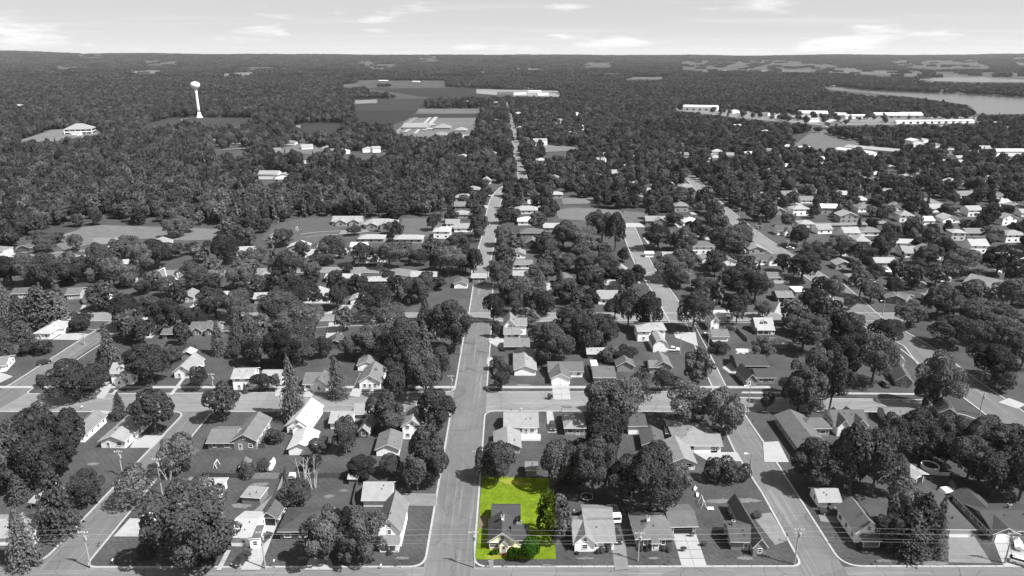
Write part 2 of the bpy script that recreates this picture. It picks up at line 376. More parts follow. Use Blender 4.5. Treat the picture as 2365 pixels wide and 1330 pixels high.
ribbon('centre_road_end', [V(-14.3, 297), V(-14.5, 338)], 9.5, 0.048, M_ay)
ribbon('curving_road', PXL('1108,640 1112,612 1122,575 1133,530 1138,490 1146,460 1160,440 1180,425'), 8.6, 0.052, M_far_road)
ribbon('far_centre_road', PXL('1212,432 1206,405 1198,375 1194,350 1186,310 1180,280 1173,250 1170,236'), 8.0, 0.056, M_far_road)
ribbon('middle_road', PXL('1572,745 1540,690 1512,650 1484,605 1466,565 1452,530 1440,505'), 9.0, 0.06, M_far_road)
ribbon('middle_road_spur', PXL('1500,636 1545,630 1590,628'), 8.0, 0.064, M_far_road)
ribbon('diagonal_road', PXL('1575,395 1592,408 1640,458 1690,502 1740,542 1810,590 1900,650'), 10.5, 0.068, M_far_road)
ribbon('right_edge_road', PXL('1915,655 1955,690 2010,740 2110,800 2215,880 2300,940 2420,1030'), 13.0, 0.072, M_ay)
ribbon('right_cross_road', PXL('1715,934 1850,934 1980,938 2110,944 2200,946'), 9.5, 0.076, M_ax, kerb=False)
ribbon('third_cross_road', PXL('480,634 600,627 700,624 800,624 900,626 1010,640'), 9.5, 0.08, M_far_road)
ribbon('cul_de_sac_road', PXL('700,545 735,540 790,537 850,532'), 9.0, 0.084, M_far_road)
ribbon('park_road', PXL('30,600 80,565 140,545 200,530'), 5.0, 0.088, M_far_road, kerb=False)
ribbon('park_side_road', PXL('60,590 140,583 215,577'), 5.0, 0.092, M_far_road, kerb=False)
ribbon('tower_track', PXL('590,292 500,290 440,283 420,277 455,272 470,273'), 4.0, 0.7, M_gravel, kerb=False)
ribbon('hill_road', PXL('470,350 540,345 600,340 640,325 680,310 690,290'), 7.0, 0.72, M_far_road, kerb=False)
ribbon('wood_road', PXL('520,300 600,300 640,320'), 5.0, 0.74, M_far_road, kerb=False)
ribbon('office_road', PXL('10,330 60,328 120,322 200,306'), 9.0, 0.76, M_gravel, kerb=False)
ribbon('school_road', PXL('900,318 935,292 960,272'), 8.0, 0.78, M_gravel, kerb=False)
ribbon('works_road', PXL('1700,262 1850,276 2000,283 2150,281 2280,282'), 14.0, 0.8, M_gravel, kerb=False)
ribbon('town_road', PXL('1530,365 1600,372 1700,378 1760,374'), 9.0, 0.82, M_far_road, kerb=False)
ribbon('town_side_road', PXL('2125,455 2170,475 2230,500'), 9.0, 0.84, M_far_road, kerb=False)
ribbon('town_east_road', PXL('1870,520 1960,520 2050,515'), 8.0, 0.86, M_far_road, kerb=False)
ribbon('highway', PXL('2290,372 2365,370 2460,368'), 12.0, 0.88, M_far_road, kerb=False)

# blocks: raised lawn with a kerb round it
def rounded(pts, radii):
    out = []; n = len(pts)
    for i, p in enumerate(pts):
        a, b = (pts[i - 1] - p), (pts[(i + 1) % n] - p); r = radii[i]
        if r <= 0: out.append(p); continue
        da, db = a.normalized(), b.normalized(); A, B = p + da * min(r, a.length * .45), p + db * min(r, b.length * .45)
        for k in range(9):
            t = k / 8; out.append(A * (1 - t) ** 2 + p * (2 * t * (1 - t)) + B * t * t)
    return out
def block(pts, radii, stones=True):
    p = rounded([Vector((q[0], q[1], 0)) for q in pts], radii)
    if sum(p[i].x * p[(i + 1) % len(p)].y - p[(i + 1) % len(p)].x * p[i].y for i in range(len(p))) < 0: p = p[::-1]
    n = len(p)
    def inset(d):
        o = []
        for i in range(n):
            t = (p[(i + 1) % n] - p[i - 1]).to_2d().normalized(); o.append(Vector((p[i].x - t.y * d, p[i].y + t.x * d, 0)))
        return o
    inn = inset(0.5)
    link('lawn', make_mesh('lawn', [(q.x, q.y, .13) for q in inn], [tuple(range(n))], [M_grass_cut]), kind='structure')
    ke = empty('kerb', (0, 0, 0), kind='structure'); rest = MB()
    for i in range(n):
        a, b, c, d = p[i], p[(i + 1) % n], inn[(i + 1) % n], inn[i]; ln = (b - a).length; k = max(1, round(ln / 3.0))
        for j in range(k):
            t0, t1 = j / k, (j + 1) / k; g = 0.045 / max(ln, .1)
            if k > 1 or ln > 2: t0 += g; t1 -= g
            qs = [a.lerp(b, t0), a.lerp(b, t1), d.lerp(c, t1), d.lerp(c, t0)]; m = MB() if (stones and qs[0].y < 175 and abs(qs[0].x) < qs[0].y * .8) else rest
            lo = [(q.x, q.y, 0) for q in qs]; hi = [(q.x, q.y, .15) for q in qs]
            m.quad(hi); m.quad([lo[0], lo[1], hi[1], hi[0]]); m.quad([lo[1], lo[2], hi[2], hi[1]]); m.quad([lo[3], lo[0], hi[0], hi[3]]); m.quad([lo[2], lo[3], hi[3], hi[2]])
            if m is not rest: link('kerb_stone', m.mesh('kerb_stone', [M_kerb]), ke)
    if rest.v: link('kerb_run', rest.mesh('kerb_run', [M_kerb]), ke)
P2 = lambda x, y: tuple(at(x, y))[:2]
NA, SB, NB, SC_ = 131.4, 205.4, 218.6, 287.0
block([(-250, NA), P2(88, 1312), P2(430, 951), (-250, SB)], [0, 6, 4, 0])
block([P2(192, 1312), (-19.6, NA), (-19.6, SB), P2(489, 950)], [3, 4, 4, 3])
block([(-9.0, NA), P2(1857, 1310), P2(1762, 1138), P2(1699, 1043), P2(1655, 950), (-9.0, SB)], [4, 3, 0, 0, 3, 4])
block([P2(1945, 1310), (250, NA), (250, 165), P2(2365, 1010), P2(2215, 952), P2(1712, 949), P2(1762, 1022), P2(1859, 1174)], [5, 0, 0, 0, 5, 3, 0, 0])
block([(-300, NB), (-190, NB), P2(15, 895), P2(223, 762), (-215, SC_), (-300, SC_)], [0, 0, 3, 0, 0, 0], False)
block([P2(54, 911), (-19.6, NB), (-19.6, SC_), P2(262, 775)], [3, 4, 3, 2], False)
block([(-9.0, NB), P2(1652, 906), P2(1615, 822), P2(1585, 745), (-9.0, SC_)], [4, 3, 0, 0, 3], False)
block([P2(1688, 919), P2(2185, 925), P2(2090, 800), P2(1990, 745), P2(1600, 745), P2(1640, 822)], [3, 3, 0, 0, 0, 0], False)

# concrete and gravel on the blocks
_pn = [0]
def pave(pts, mat=None, name='driveway', z=None):
    _pn[0] += 1; pts = [at(*p) for p in poly_px(pts)] if isinstance(pts, str) else pts
    return sheet(name, None, z if z else 0.155 + 0.0008 * _pn[0], mat or M_concrete, world=[Vector((p[0], p[1], 0)) for p in pts])
def strip(pts, w, mat=None, name='path'):
    p = [at(*q) for q in poly_px(pts)]; a, b = offset_line(p, w / 2), offset_line(p, -w / 2)
    return pave(a + b[::-1], mat, name)
for x0, x1 in ((-205, -19.8), (-8.8, 90)):
    pave([(x0, 221.6), (x1, 221.6), (x1, 223.4), (x0, 223.4)], name='sidewalk')
pave('1712,909 2150,913 2148,909 1714,905', name='sidewalk')
def slab_drive(corners, nu, nv):
    """driveway poured in slabs, joints between them"""
    a, b, c, d = [at(*p) for p in poly_px(corners)]
    e = link('driveway', None); e['kind'] = 'structure'
    for i in range(nu):
        for j in range(nv):
            u0, u1, v0, v1 = i / nu + .006, (i + 1) / nu - .006, j / nv + .006, (j + 1) / nv - .006
            f = lambda u, v: a.lerp(b, u).lerp(d.lerp(c, u), v)
            qs = [f(u0, v0), f(u1, v0), f(u1, v1), f(u0, v1)]; mb = MB()
            lo = [(q.x, q.y, .1) for q in qs]; hi = [(q.x, q.y, .175) for q in qs]; mb.quad(hi)
            for k in range(4): mb.quad([lo[k], lo[(k + 1) % 4], hi[(k + 1) % 4], hi[k]])
            link('slab', mb.mesh('slab', [M_concrete]), e)
slab_drive('1575,1312 1634,1312 1607,1232 1552,1232', 2, 4)
slab_drive('702,1317 772,1317 764,1292 716,1290', 2, 2)
slab_drive('2318,1310 2385,1310 2345,1240 2290,1240', 2, 4)
slab_drive('1278,924 1318,924 1314,886 1274,886', 2, 3)
for s in ('556,1317 600,1317 612,1285 640,1212 606,1214 588,1262', '262,1240 345,1240 352,1200 300,1198',
          '1636,1066 1715,1066 1702,1045 1600,1045', '300,1035 352,1035 380,1007 318,1006', '195,975 225,985 255,950 215,948',
          '1765,1068 1822,1068 1798,1020 1762,1022', '200,920 240,922 268,880 254,878', '1010,1170 905,1168 905,1140 1008,1142',
          '1128,790 1166,812 1205,815 1166,780 1130,778', '1124,842 1160,842 1162,826 1126,826', '120,785 180,786 205,772 150,768', '30,870 0,885 -20,890 0,860',
          '318,780 350,782 364,768 330,768', '1690,866 1715,866 1695,832 1668,850', '1560,780 1612,800 1606,768 1555,768', '807,915 830,918 845,870 832,862',
          '700,918 720,918 730,898 712,895', '635,916 655,918 650,898 636,900', '1265,1000 1285,1000 1276,950 1262,950', '2305,930 2350,945 2370,935 2330,920',
          '1788,722 1815,735 1850,735 1835,700 1800,698', '750,725 805,725 815,705 790,705', '750,790 780,790 805,745 760,745', '2140,690 2220,692 2215,675 2140,672',
          '2060,610 2110,640 2080,645 2040,615', '185,715 235,700 240,690 200,690', '1480,655 1440,655 1440,640 1470,640', '1445,525 1490,525 1480,515 1446,515', '1100,445 1140,455 1140,450 1105,440', '1095,475 1128,482 1128,475 1095,470'):
    pave(s)
for s in ('2190,1300 2290,1302 2250,1240 2190,1241', '1420,1318 1452,1316 1445,1262 1412,1205 1400,1205 1412,1260', '905,1168 1008,1170 1008,1143 905,1141', '2200,1110 2265,1230 2250,1232 2190,1115', '1735,1190 1790,1260 1820,1250 1780,1185', '1890,1190 1945,1188 1935,1210 1895,1205', '1880,1130 1905,1128 1930,1160 1895,1165', '1930,1135 1965,1150 1945,1160'):
    pave(s, M_gravel, 'gravel_patch')
strip('505,1318 528,1272', 1.1); strip('1133,1311 1134,1294', 1.2, M_gravel); strip('260,913 282,885', 1.2); strip('395,913 425,873', 1.2); strip('852,915 860,900', 1.2); strip('105,1243 155,1248', 1.3)
strip('1205,950 1210,960', 1.3); strip('300,757 345,757', 1.5)
# the surveyed lot, the one patch of colour
M_lot = material('lot_grass', (0.105, 0.152, 0.01), 0.3, 0.3, 0.95, 0.45, 3.2, spec=0.05)
M_lot_dry = material('lot_dry_grass', (0.18, 0.19, 0.03), 0.2, 0.3, 0.95, 0.25, 3.0, spec=0.05)
sheet('lot_lawn', poly_px('1113,1101 1268,1105 1284,1292 1098,1293'), 0.142, M_lot)
def blob(cx, cy, rx, ry, seed, mat, name, z):
    r = random.Random(seed); c = at(cx, cy); pts = []
    for k in range(26):
        t = 2 * math.pi * k / 26; s = r.uniform(.62, 1.1); pts.append(Vector((c.x + rx * s * math.cos(t), c.y + ry * s * math.sin(t), 0)))
    return sheet(name, None, z, mat, world=pts)
blob(1185, 1112, 3.8, 1.6, 3, M_lot_dry, 'dry_patch', .148); blob(1140, 1288, 1.8, .9, 5, M_lot_dry, 'dry_patch', .148); blob(1205, 1118, 3.0, .8, 6, M_lot_dry, 'dry_patch', .1495)
M_lot_dirt = material('lot_bare_ground', (0.13, 0.105, 0.07), 0.2, 0.4, 0.95, 0.2, 3.0)
sheet('gravel_patch', poly_px('1107,1192 1126,1190 1124,1222 1104,1222'), 0.15, M_lot_dirt)
M_bare = material('bare_ground', 0.12, 0.3, 0.3, 0.95, 0.2, 3.0)
for k, (x, y, rx, ry) in enumerate(((793, 1134, 1.4, .6), (760, 1147, 1.7, .8), (1265, 1307, 1.8, .5), (2155, 1302, 3.5, .9), (2120, 1300, 1, .5), (1680, 1158, 7, 1.1), (1725, 1156, 4, 1.0), (215, 1072, 2, .8), (330, 1105, 1.6, 3.2), (560, 1168, 3, 1.5), (700, 1290, 1.5, .6), (930, 1290, 2, .6), (1690, 1105, 3, .8), (1720, 1290, 2, .7), (400, 1290, 2, .6), (60, 1290, 2, .7), (600, 1120, 2.5, 1), (770, 1100, 3, .9), (1350, 1290, 2.4, .6), (1510, 1290, 1.6, .5), (2050, 1296, 3, .6), (1310, 940, 2, .8), (1180, 1030, 1.5, .8), (560, 850, 4, 1.5), (1210, 890, 3, .9), (430, 1050, 1.5, .8), (1640, 870, 2, 1), (1760, 950, 2, 1))):
    blob(x, y, rx, ry, 20 + k, M_bare, 'bare_patch', .15 + .001 * k)

# ------------------------------------------------------------------ houses
_cache = {}
def window_mesh(w, h):
    k = ('w', round(w, 1), round(h, 1))
    if k not in _cache:
        a = MB(); t = .11; w2, h2 = w / 2, h / 2
        a.box(-w2 - t, -.07, -h2 - t, -w2, 0, h2 + t); a.box(w2, -.07, -h2 - t, w2 + t, 0, h2 + t)
        a.box(-w2, -.07, h2, w2, 0, h2 + t); a.box(-w2, -.1, -h2 - t, w2, 0, -h2); a.box(-w2, -.05, -.03, w2, 0, .03)
        b = MB(); b.box(-w2, -.025, -h2, w2, .02, h2); _cache[k] = (a.mesh('window', [M_trim]), b.mesh('pane', [M_glass]))
    return _cache[k]
def far_window(w, h):
    k = ('fw', round(w, 1), round(h, 1))
    if k not in _cache: b = MB(); b.box(-w / 2, -.04, -h / 2, w / 2, .02, h / 2); _cache[k] = b.mesh('window', [M_glass])
    return _cache[k]
def door_mesh(w, h, tone=None):
    k = ('d', round(w, 1), round(h, 1))
    if k not in _cache:
        a = MB(); a.box(-w / 2 - .1, -.05, 0, -w / 2, 0, h + .1, 1); a.box(w / 2, -.05, 0, w / 2 + .1, 0, h + .1, 1); a.box(-w / 2, -.05, h, w / 2, 0, h + .1, 1); a.box(-w / 2, -.03, 0, w / 2, .02, h, 0)
        a.box(-w / 4, -.045, h * .55, w / 4, -.03, h * .85, 2)
        _cache[k] = a.mesh('door', [M_door, M_trim, M_glass])
    return _cache[k]
def garage_mesh(w, h, dark=False):
    k = ('g', round(w, 1), round(h, 1), dark)
    if k not in _cache:
        a = MB(); n = 4; m = 2 if dark else 0  # dark: near-black panels, the shade inside open bays and carports put into colour
        a.box(-w / 2 - .15, -.07, 0, -w / 2, 0, h + .15, 1); a.box(w / 2, -.07, 0, w / 2 + .15, 0, h + .15, 1); a.box(-w / 2, -.07, h, w / 2, 0, h + .15, 1)
        for j in range(n): a.box(-w / 2, -.04, h * j / n + .02, w / 2, .02, h * (j + 1) / n - .02, m)
        _cache[k] = a.mesh('garage_door', [M_white, M_trim, M_dark])
    return _cache[k]
def wall_mesh(Wd, D, h, kind, r, mat):
    x0, x1 = -Wd / 2, Wd / 2; m = MB()
    if kind in ('gy', 'mb'):
        prof = [(x0, 0), (x1, 0), (x1, h), (0, h + r), (x0, h)] if kind == 'gy' else [(x0, 0), (x1, 0), (x1, h), (x1 * .62, h + r * .66), (0, h + r), (x0 * .62, h + r * .66), (x0, h)]
        m.prism(prof, 0, D, 'y')
    elif kind == 'gx':
        m.prism([(0, 0), (0, h), (D / 2, h + r), (D, h), (D, 0)], x0, x1, 'x')
    else: m.box(x0, 0, 0, x1, D, h)
    return m.mesh('wall', [mat])
def roof_mesh(Wd, D, h, kind, r, mat, o=0.5):
    m = MB(); o = min(o, .1 * min(Wd, D) + .05); th = .16; x0, x1 = -Wd / 2, Wd / 2
    if kind in ('gy', 'gx'):
        half = (Wd if kind == 'gy' else D) / 2; s = r / half; c = 0 if kind == 'gy' else D / 2
        e = half + o; ze = h - o * s + .05; zt = h + r + .05
        prof = [(c - e, ze), (c, zt), (c + e, ze), (c + e, ze + th), (c, zt + th), (c - e, ze + th)]
        if kind == 'gy': m.prism(prof, -o, D + o, 'y', [1, 1, 1, 0, 0, 1], 1)
        else: m.prism(prof, x0 - o, x1 + o, 'x', [1, 1, 1, 0, 0, 1], 1)
    elif kind == 'mb':
        prof = [(x0 - .2, h), (x0 * .64, h + r * .68), (0, h + r + .05), (x1 * .64, h + r * .68), (x1 + .2, h), (x1 + .2, h + th), (x1 * .66, h + r * .68 + th), (0, h + r + th + .05), (x0 * .66, h + r * .68 + th), (x0 - .2, h + th)]
        m.prism(prof, -.3, D + .3, 'y', [1, 1, 1, 1, 1, 0, 0, 0, 0, 1], 1)
    elif kind == 'hip':
        X0, X1, Y0, Y1 = x0 - o, x1 + o, -o, D + o; z0, z1 = h - .05, h + .13
        if Wd >= D: a, b = (x0 + D / 2, D / 2), (x1 - D / 2, D / 2)
        else: a, b = (0, Wd / 2), (0, D - Wd / 2)
        if Wd >= D and b[0] - a[0] < .2: a, b = (-.1, D / 2), (.1, D / 2)
        R0, R1 = (a[0], a[1], h + r), (b[0], b[1], h + r)
        E = [(X0, Y0), (X1, Y0), (X1, Y1), (X0, Y1)]; lo = [(p[0], p[1], z0) for p in E]; hi = [(p[0], p[1], z1) for p in E]
        m.quad(lo[::-1], 1)
        for k in range(4): m.quad([lo[k], lo[(k + 1) % 4], hi[(k + 1) % 4], hi[k]], 1)
        if Wd >= D: m.quad([hi[0], hi[1], R1, R0]); m.quad([hi[1], hi[2], R1]); m.quad([hi[2], hi[3], R0, R1]); m.quad([hi[3], hi[0], R0])
        else: m.quad([hi[0], hi[1], R0]); m.quad([hi[1], hi[2], R1, R0]); m.quad([hi[2], hi[3], R1]); m.quad([hi[3], hi[0], R0, R1])
    else:
        m.box(x0 - .25, -.25, h, x1 + .25, D + .25, h + .12, 1); m.box(x0 - .2, -.2, h + .12, x1 + .2, D + .2, h + .2, 0)
    return m.mesh('roof', [mat, M_trim])
def roof_z(Wd, D, h, kind, r, x, y):
    if kind in ('gy', 'mb'): return h + r * (1 - abs(x) / (Wd / 2))
    if kind == 'gx': return h + r * (1 - abs(y - D / 2) / (D / 2))
    if kind == 'hip': return h + r * max(0, min(1, min(Wd / 2 - abs(x), y, D - y) / (min(Wd, D) / 2)))
    return h + .2
HOUSES = []      # (name position x, y, radius, label)
_FOOT = []       # footprints for keeping scattered trees away
def build_house(spec, label, opts, name='house', cat='house', group=None, lod=0, trim_roof=None):
    x0, y0, x1, y1, D, h, kind, r, rt, wt = spec
    A, B = at(x0, y0), at(x1, y1); rz = math.atan2(B.y - A.y, B.x - A.x); Wd = (B - A).length; mid = (A + B) / 2
    rnd = random.Random(int(x0 * 7 + y0 * 13))
    root = empty(name, mid, rz, label=label, category=cat, group=group)
    inv = Matrix.Rotation(-rz, 4, 'Z')
    def blk(sp, rt, wt, first):
        a0, b0, a1, b1, D, h, kind, r = sp; A2, B2 = at(a0, b0), at(a1, b1); z2 = math.atan2(B2.y - A2.y, B2.x - A2.x); W2 = (B2 - A2).length; m2 = (A2 + B2) / 2
        off = inv @ (m2 - mid); dr = z2 - rz
        link('wall', wall_mesh(W2, D, h, kind, r, wall_mat(wt)), root, off, dr)
        ro = link('roof', roof_mesh(W2, D, h, kind, r, roof_mat(rt)), root, off, dr)
        c = m2 + Matrix.Rotation(z2, 4, 'Z') @ Vector((0, D / 2, 0)); _FOOT.append((c.x, c.y, W2 / 2, D / 2, z2, h + r))
        return W2, D, h, kind, r, off, dr, ro
    def put(nm, data, b, face, u, z, sub=None):
        Wd, D, h, kind, r, off, dr, ro = b
        p, a = {'F': (Vector(((u - .5) * Wd, -.003, z)), 0), 'R': (Vector((Wd / 2 + .003, u * D, z)), math.pi / 2), 'L': (Vector((-Wd / 2 - .003, (1 - u) * D, z)), -math.pi / 2)}[face]
        p = off + Matrix.Rotation(dr, 4, 'Z') @ p; o = link(nm, data, root, p, dr + a)
        if sub is not None: link('pane', sub, o)
        return o
    side = 'R' if mid.x < -8 else 'L'
    blocks = [blk(tuple(spec[:8]), rt, wt, True)]
    for w in opts.get('w', []):
        blocks.append(blk(tuple(w[:8]), w[8] if len(w) > 8 else rt, w[9] if len(w) > 9 else wt, False))
    used = {}
    for g in opts.get('g', []):
        bi = int(g[2]) if len(g) > 2 else 0; fc = {0: 'F', 1: 'R', 2: 'L'}[int(g[3]) if len(g) > 3 else 0]
        dk = len(g) > 4 and g[4] > 0
        put('garage_door', garage_mesh(g[1], 2.15, dk), blocks[bi], fc, g[0], .02); used.setdefault((bi, fc), []).append((g[0], g[1] / 2 + .3))
    for i, b in enumerate(blocks):
        Wd_, D_, h_ = b[0], b[1], b[2]
        if lod == 0 and 'nw' not in opts:
            if i == 0 and 'nd' not in opts and not opts.get('g'):
                du = opts['d'][0][0] if 'd' in opts else rnd.choice((.3, .5, .65)); put('door', door_mesh(.95, 2.05), b, 'F', du, .02); used.setdefault((0, 'F'), []).append((du, .6))
            for fc, ln in (('F', Wd_), (side, D_)):
                n = max(1, int(ln / 2.9)) if ln > 2.2 else 0
                for lev in range(2 if h_ > 4.2 else 1):
                    for k in range(n):
                        u = (k + .5) / n
                        if any(abs(u - q) * ln < hw + .75 for q, hw in used.get((i, fc), [])) and lev == 0: continue
                        w = rnd.choice((.8, .9, 1.1, 1.5)) if ln / n > 2.2 else .7; a, p = window_mesh(w, 1.15)
                        put('window', a, b, fc, u, 1.55 + 2.65 * lev, p)
            if b[3] == 'gy' and b[4] > 1.9 and Wd_ > 4.5 and 'na' not in opts:
                a, p = window_mesh(.7, .8); put('window', a, b, 'F', .5, h_ + b[4] * .34, p)
        elif lod == 1 and 'nw' not in opts:
            n = max(1, int(Wd_ / 4))
            for lev in range(2 if h_ > 4.2 else 1):
                for k in range(n):
                    if any(abs((k + .5) / n - q) * Wd_ < hw + .6 for q, hw in used.get((i, 'F'), [])) and lev == 0: continue
                    put('window', far_window(1.2, 1.1), b, 'F', (k + .5) / n, 1.5 + 2.6 * lev)
    for c in opts.get('c', []):
        b = blocks[int(c[2]) if len(c) > 2 else 0]; x, y = (c[0] - .5) * b[0], c[1] * b[1]; z = roof_z(b[0], b[1], b[2], b[3], b[4], x, y)
        m = MB(); m.box(-.35, -.35, -.5, .35, .35, 1.1); m.box(-.42, -.42, 1.1, .42, .42, 1.25, 1); m.box(-.2, -.2, 1.25, .2, .2, 1.4, 2)
        link('chimney', m.mesh('chimney', [M_white if len(c) > 3 else M_brick, M_concrete, M_dark]), b[7], (x, y, z))
    if lod == 0 and 'nv' not in opts:
        if 'vent' not in _cache: m = MB(); m.tube((0, 0, -.2), (0, 0, .4), .09, .09, 6); m.tube((0, 0, .4), (0, 0, .46), .14, .14, 6); _cache['vent'] = m.mesh('vent_pipe', [M_black])
        b = blocks[0]
        for k in range(2):
            x, y = rnd.uniform(-.3, .3) * b[0], rnd.uniform(.15, .4) * b[1]; link('vent_pipe', _cache['vent'], b[7], (x, y, roof_z(b[0], b[1], b[2], b[3], b[4], x, y) + .1))
    for p in opts.get('p', []):        # porch: u0, u1, depth, roof height, block
        b = blocks[int(p[4]) if len(p) > 4 else 0]; X0, X1, d, z = (p[0] - .5) * b[0], (p[1] - .5) * b[0], p[2], p[3]
        T = b[5]; dr = b[6]
        m = MB(); m.box(X0, -d, 0, X1, -.01, .35); link('porch_deck', m.mesh('porch_deck', [M_concrete]), root, T, dr)
        m = MB(); m.quad([(X0 - .3, -d - .3, z), (X1 + .3, -d - .3, z), (X1 - .2, .02, z + .9), (X0 + .2, .02, z + .9)]); m.quad([(X0 - .3, -d - .3, z), (X0 + .2, .02, z + .9), (X0 - .3, .02, z)]); m.quad([(X1 + .3, -d - .3, z), (X1 + .3, .02, z), (X1 - .2, .02, z + .9)])
        m.box(X0 - .3, -d - .3, z - .18, X1 + .3, 0, z - .01, 1); link('porch_roof', m.mesh('porch_roof', [roof_mat(rt), M_trim]), root, T, dr)
        n = max(2, int((X1 - X0) / 2.2) + 1)
        for k in range(n):
            x = X0 + .1 + (X1 - X0 - .2) * k / (n - 1); m = MB(); m.box(x - .08, -d + .02, .35, x + .08, -d + .18, z - .18); link('porch_post', m.mesh('porch_post', [M_trim]), root, T, dr)
    for p in opts.get('dm', []):       # dormer: u, width, block
        b = blocks[int(p[2]) if len(p) > 2 else 0]; w, dd = p[1], b[1] * .38; x = (p[0] - .5) * b[0]; zb = b[2] + b[4] * .25
        m = MB(); m.prism([(x - w / 2, zb - .6), (x + w / 2, zb - .6), (x + w / 2, zb + 1.2), (x, zb + 1.7), (x - w / 2, zb + 1.2)], b[1] * .12, dd, 'y'); dm = link('dormer', m.mesh('dormer', [wall_mat(wt)]), root, b[5], b[6])
        m = MB(); e = w / 2 + .25; m.prism([(x - e, zb + 1.05), (x, zb + 1.75), (x + e, zb + 1.05), (x + e, zb + 1.17), (x, zb + 1.87), (x - e, zb + 1.17)], b[1] * .12 - .25, dd + .2, 'y', [1, 1, 1, 0, 0, 1], 1); link('dormer_roof', m.mesh('dormer_roof', [roof_mat(rt), M_trim]), dm)
        a, q = window_mesh(.9, .8); o = link('window', a, dm, (x, b[1] * .12 - .003, zb + .65)); link('pane', q, dm, (x, b[1] * .12 - .003, zb + .65))
    ctr = mid + Matrix.Rotation(rz, 4, 'Z') @ Vector((0, D / 2, 0))
    HOUSES.append((ctr.x, ctr.y, max(Wd, D) / 2, label))
    return root

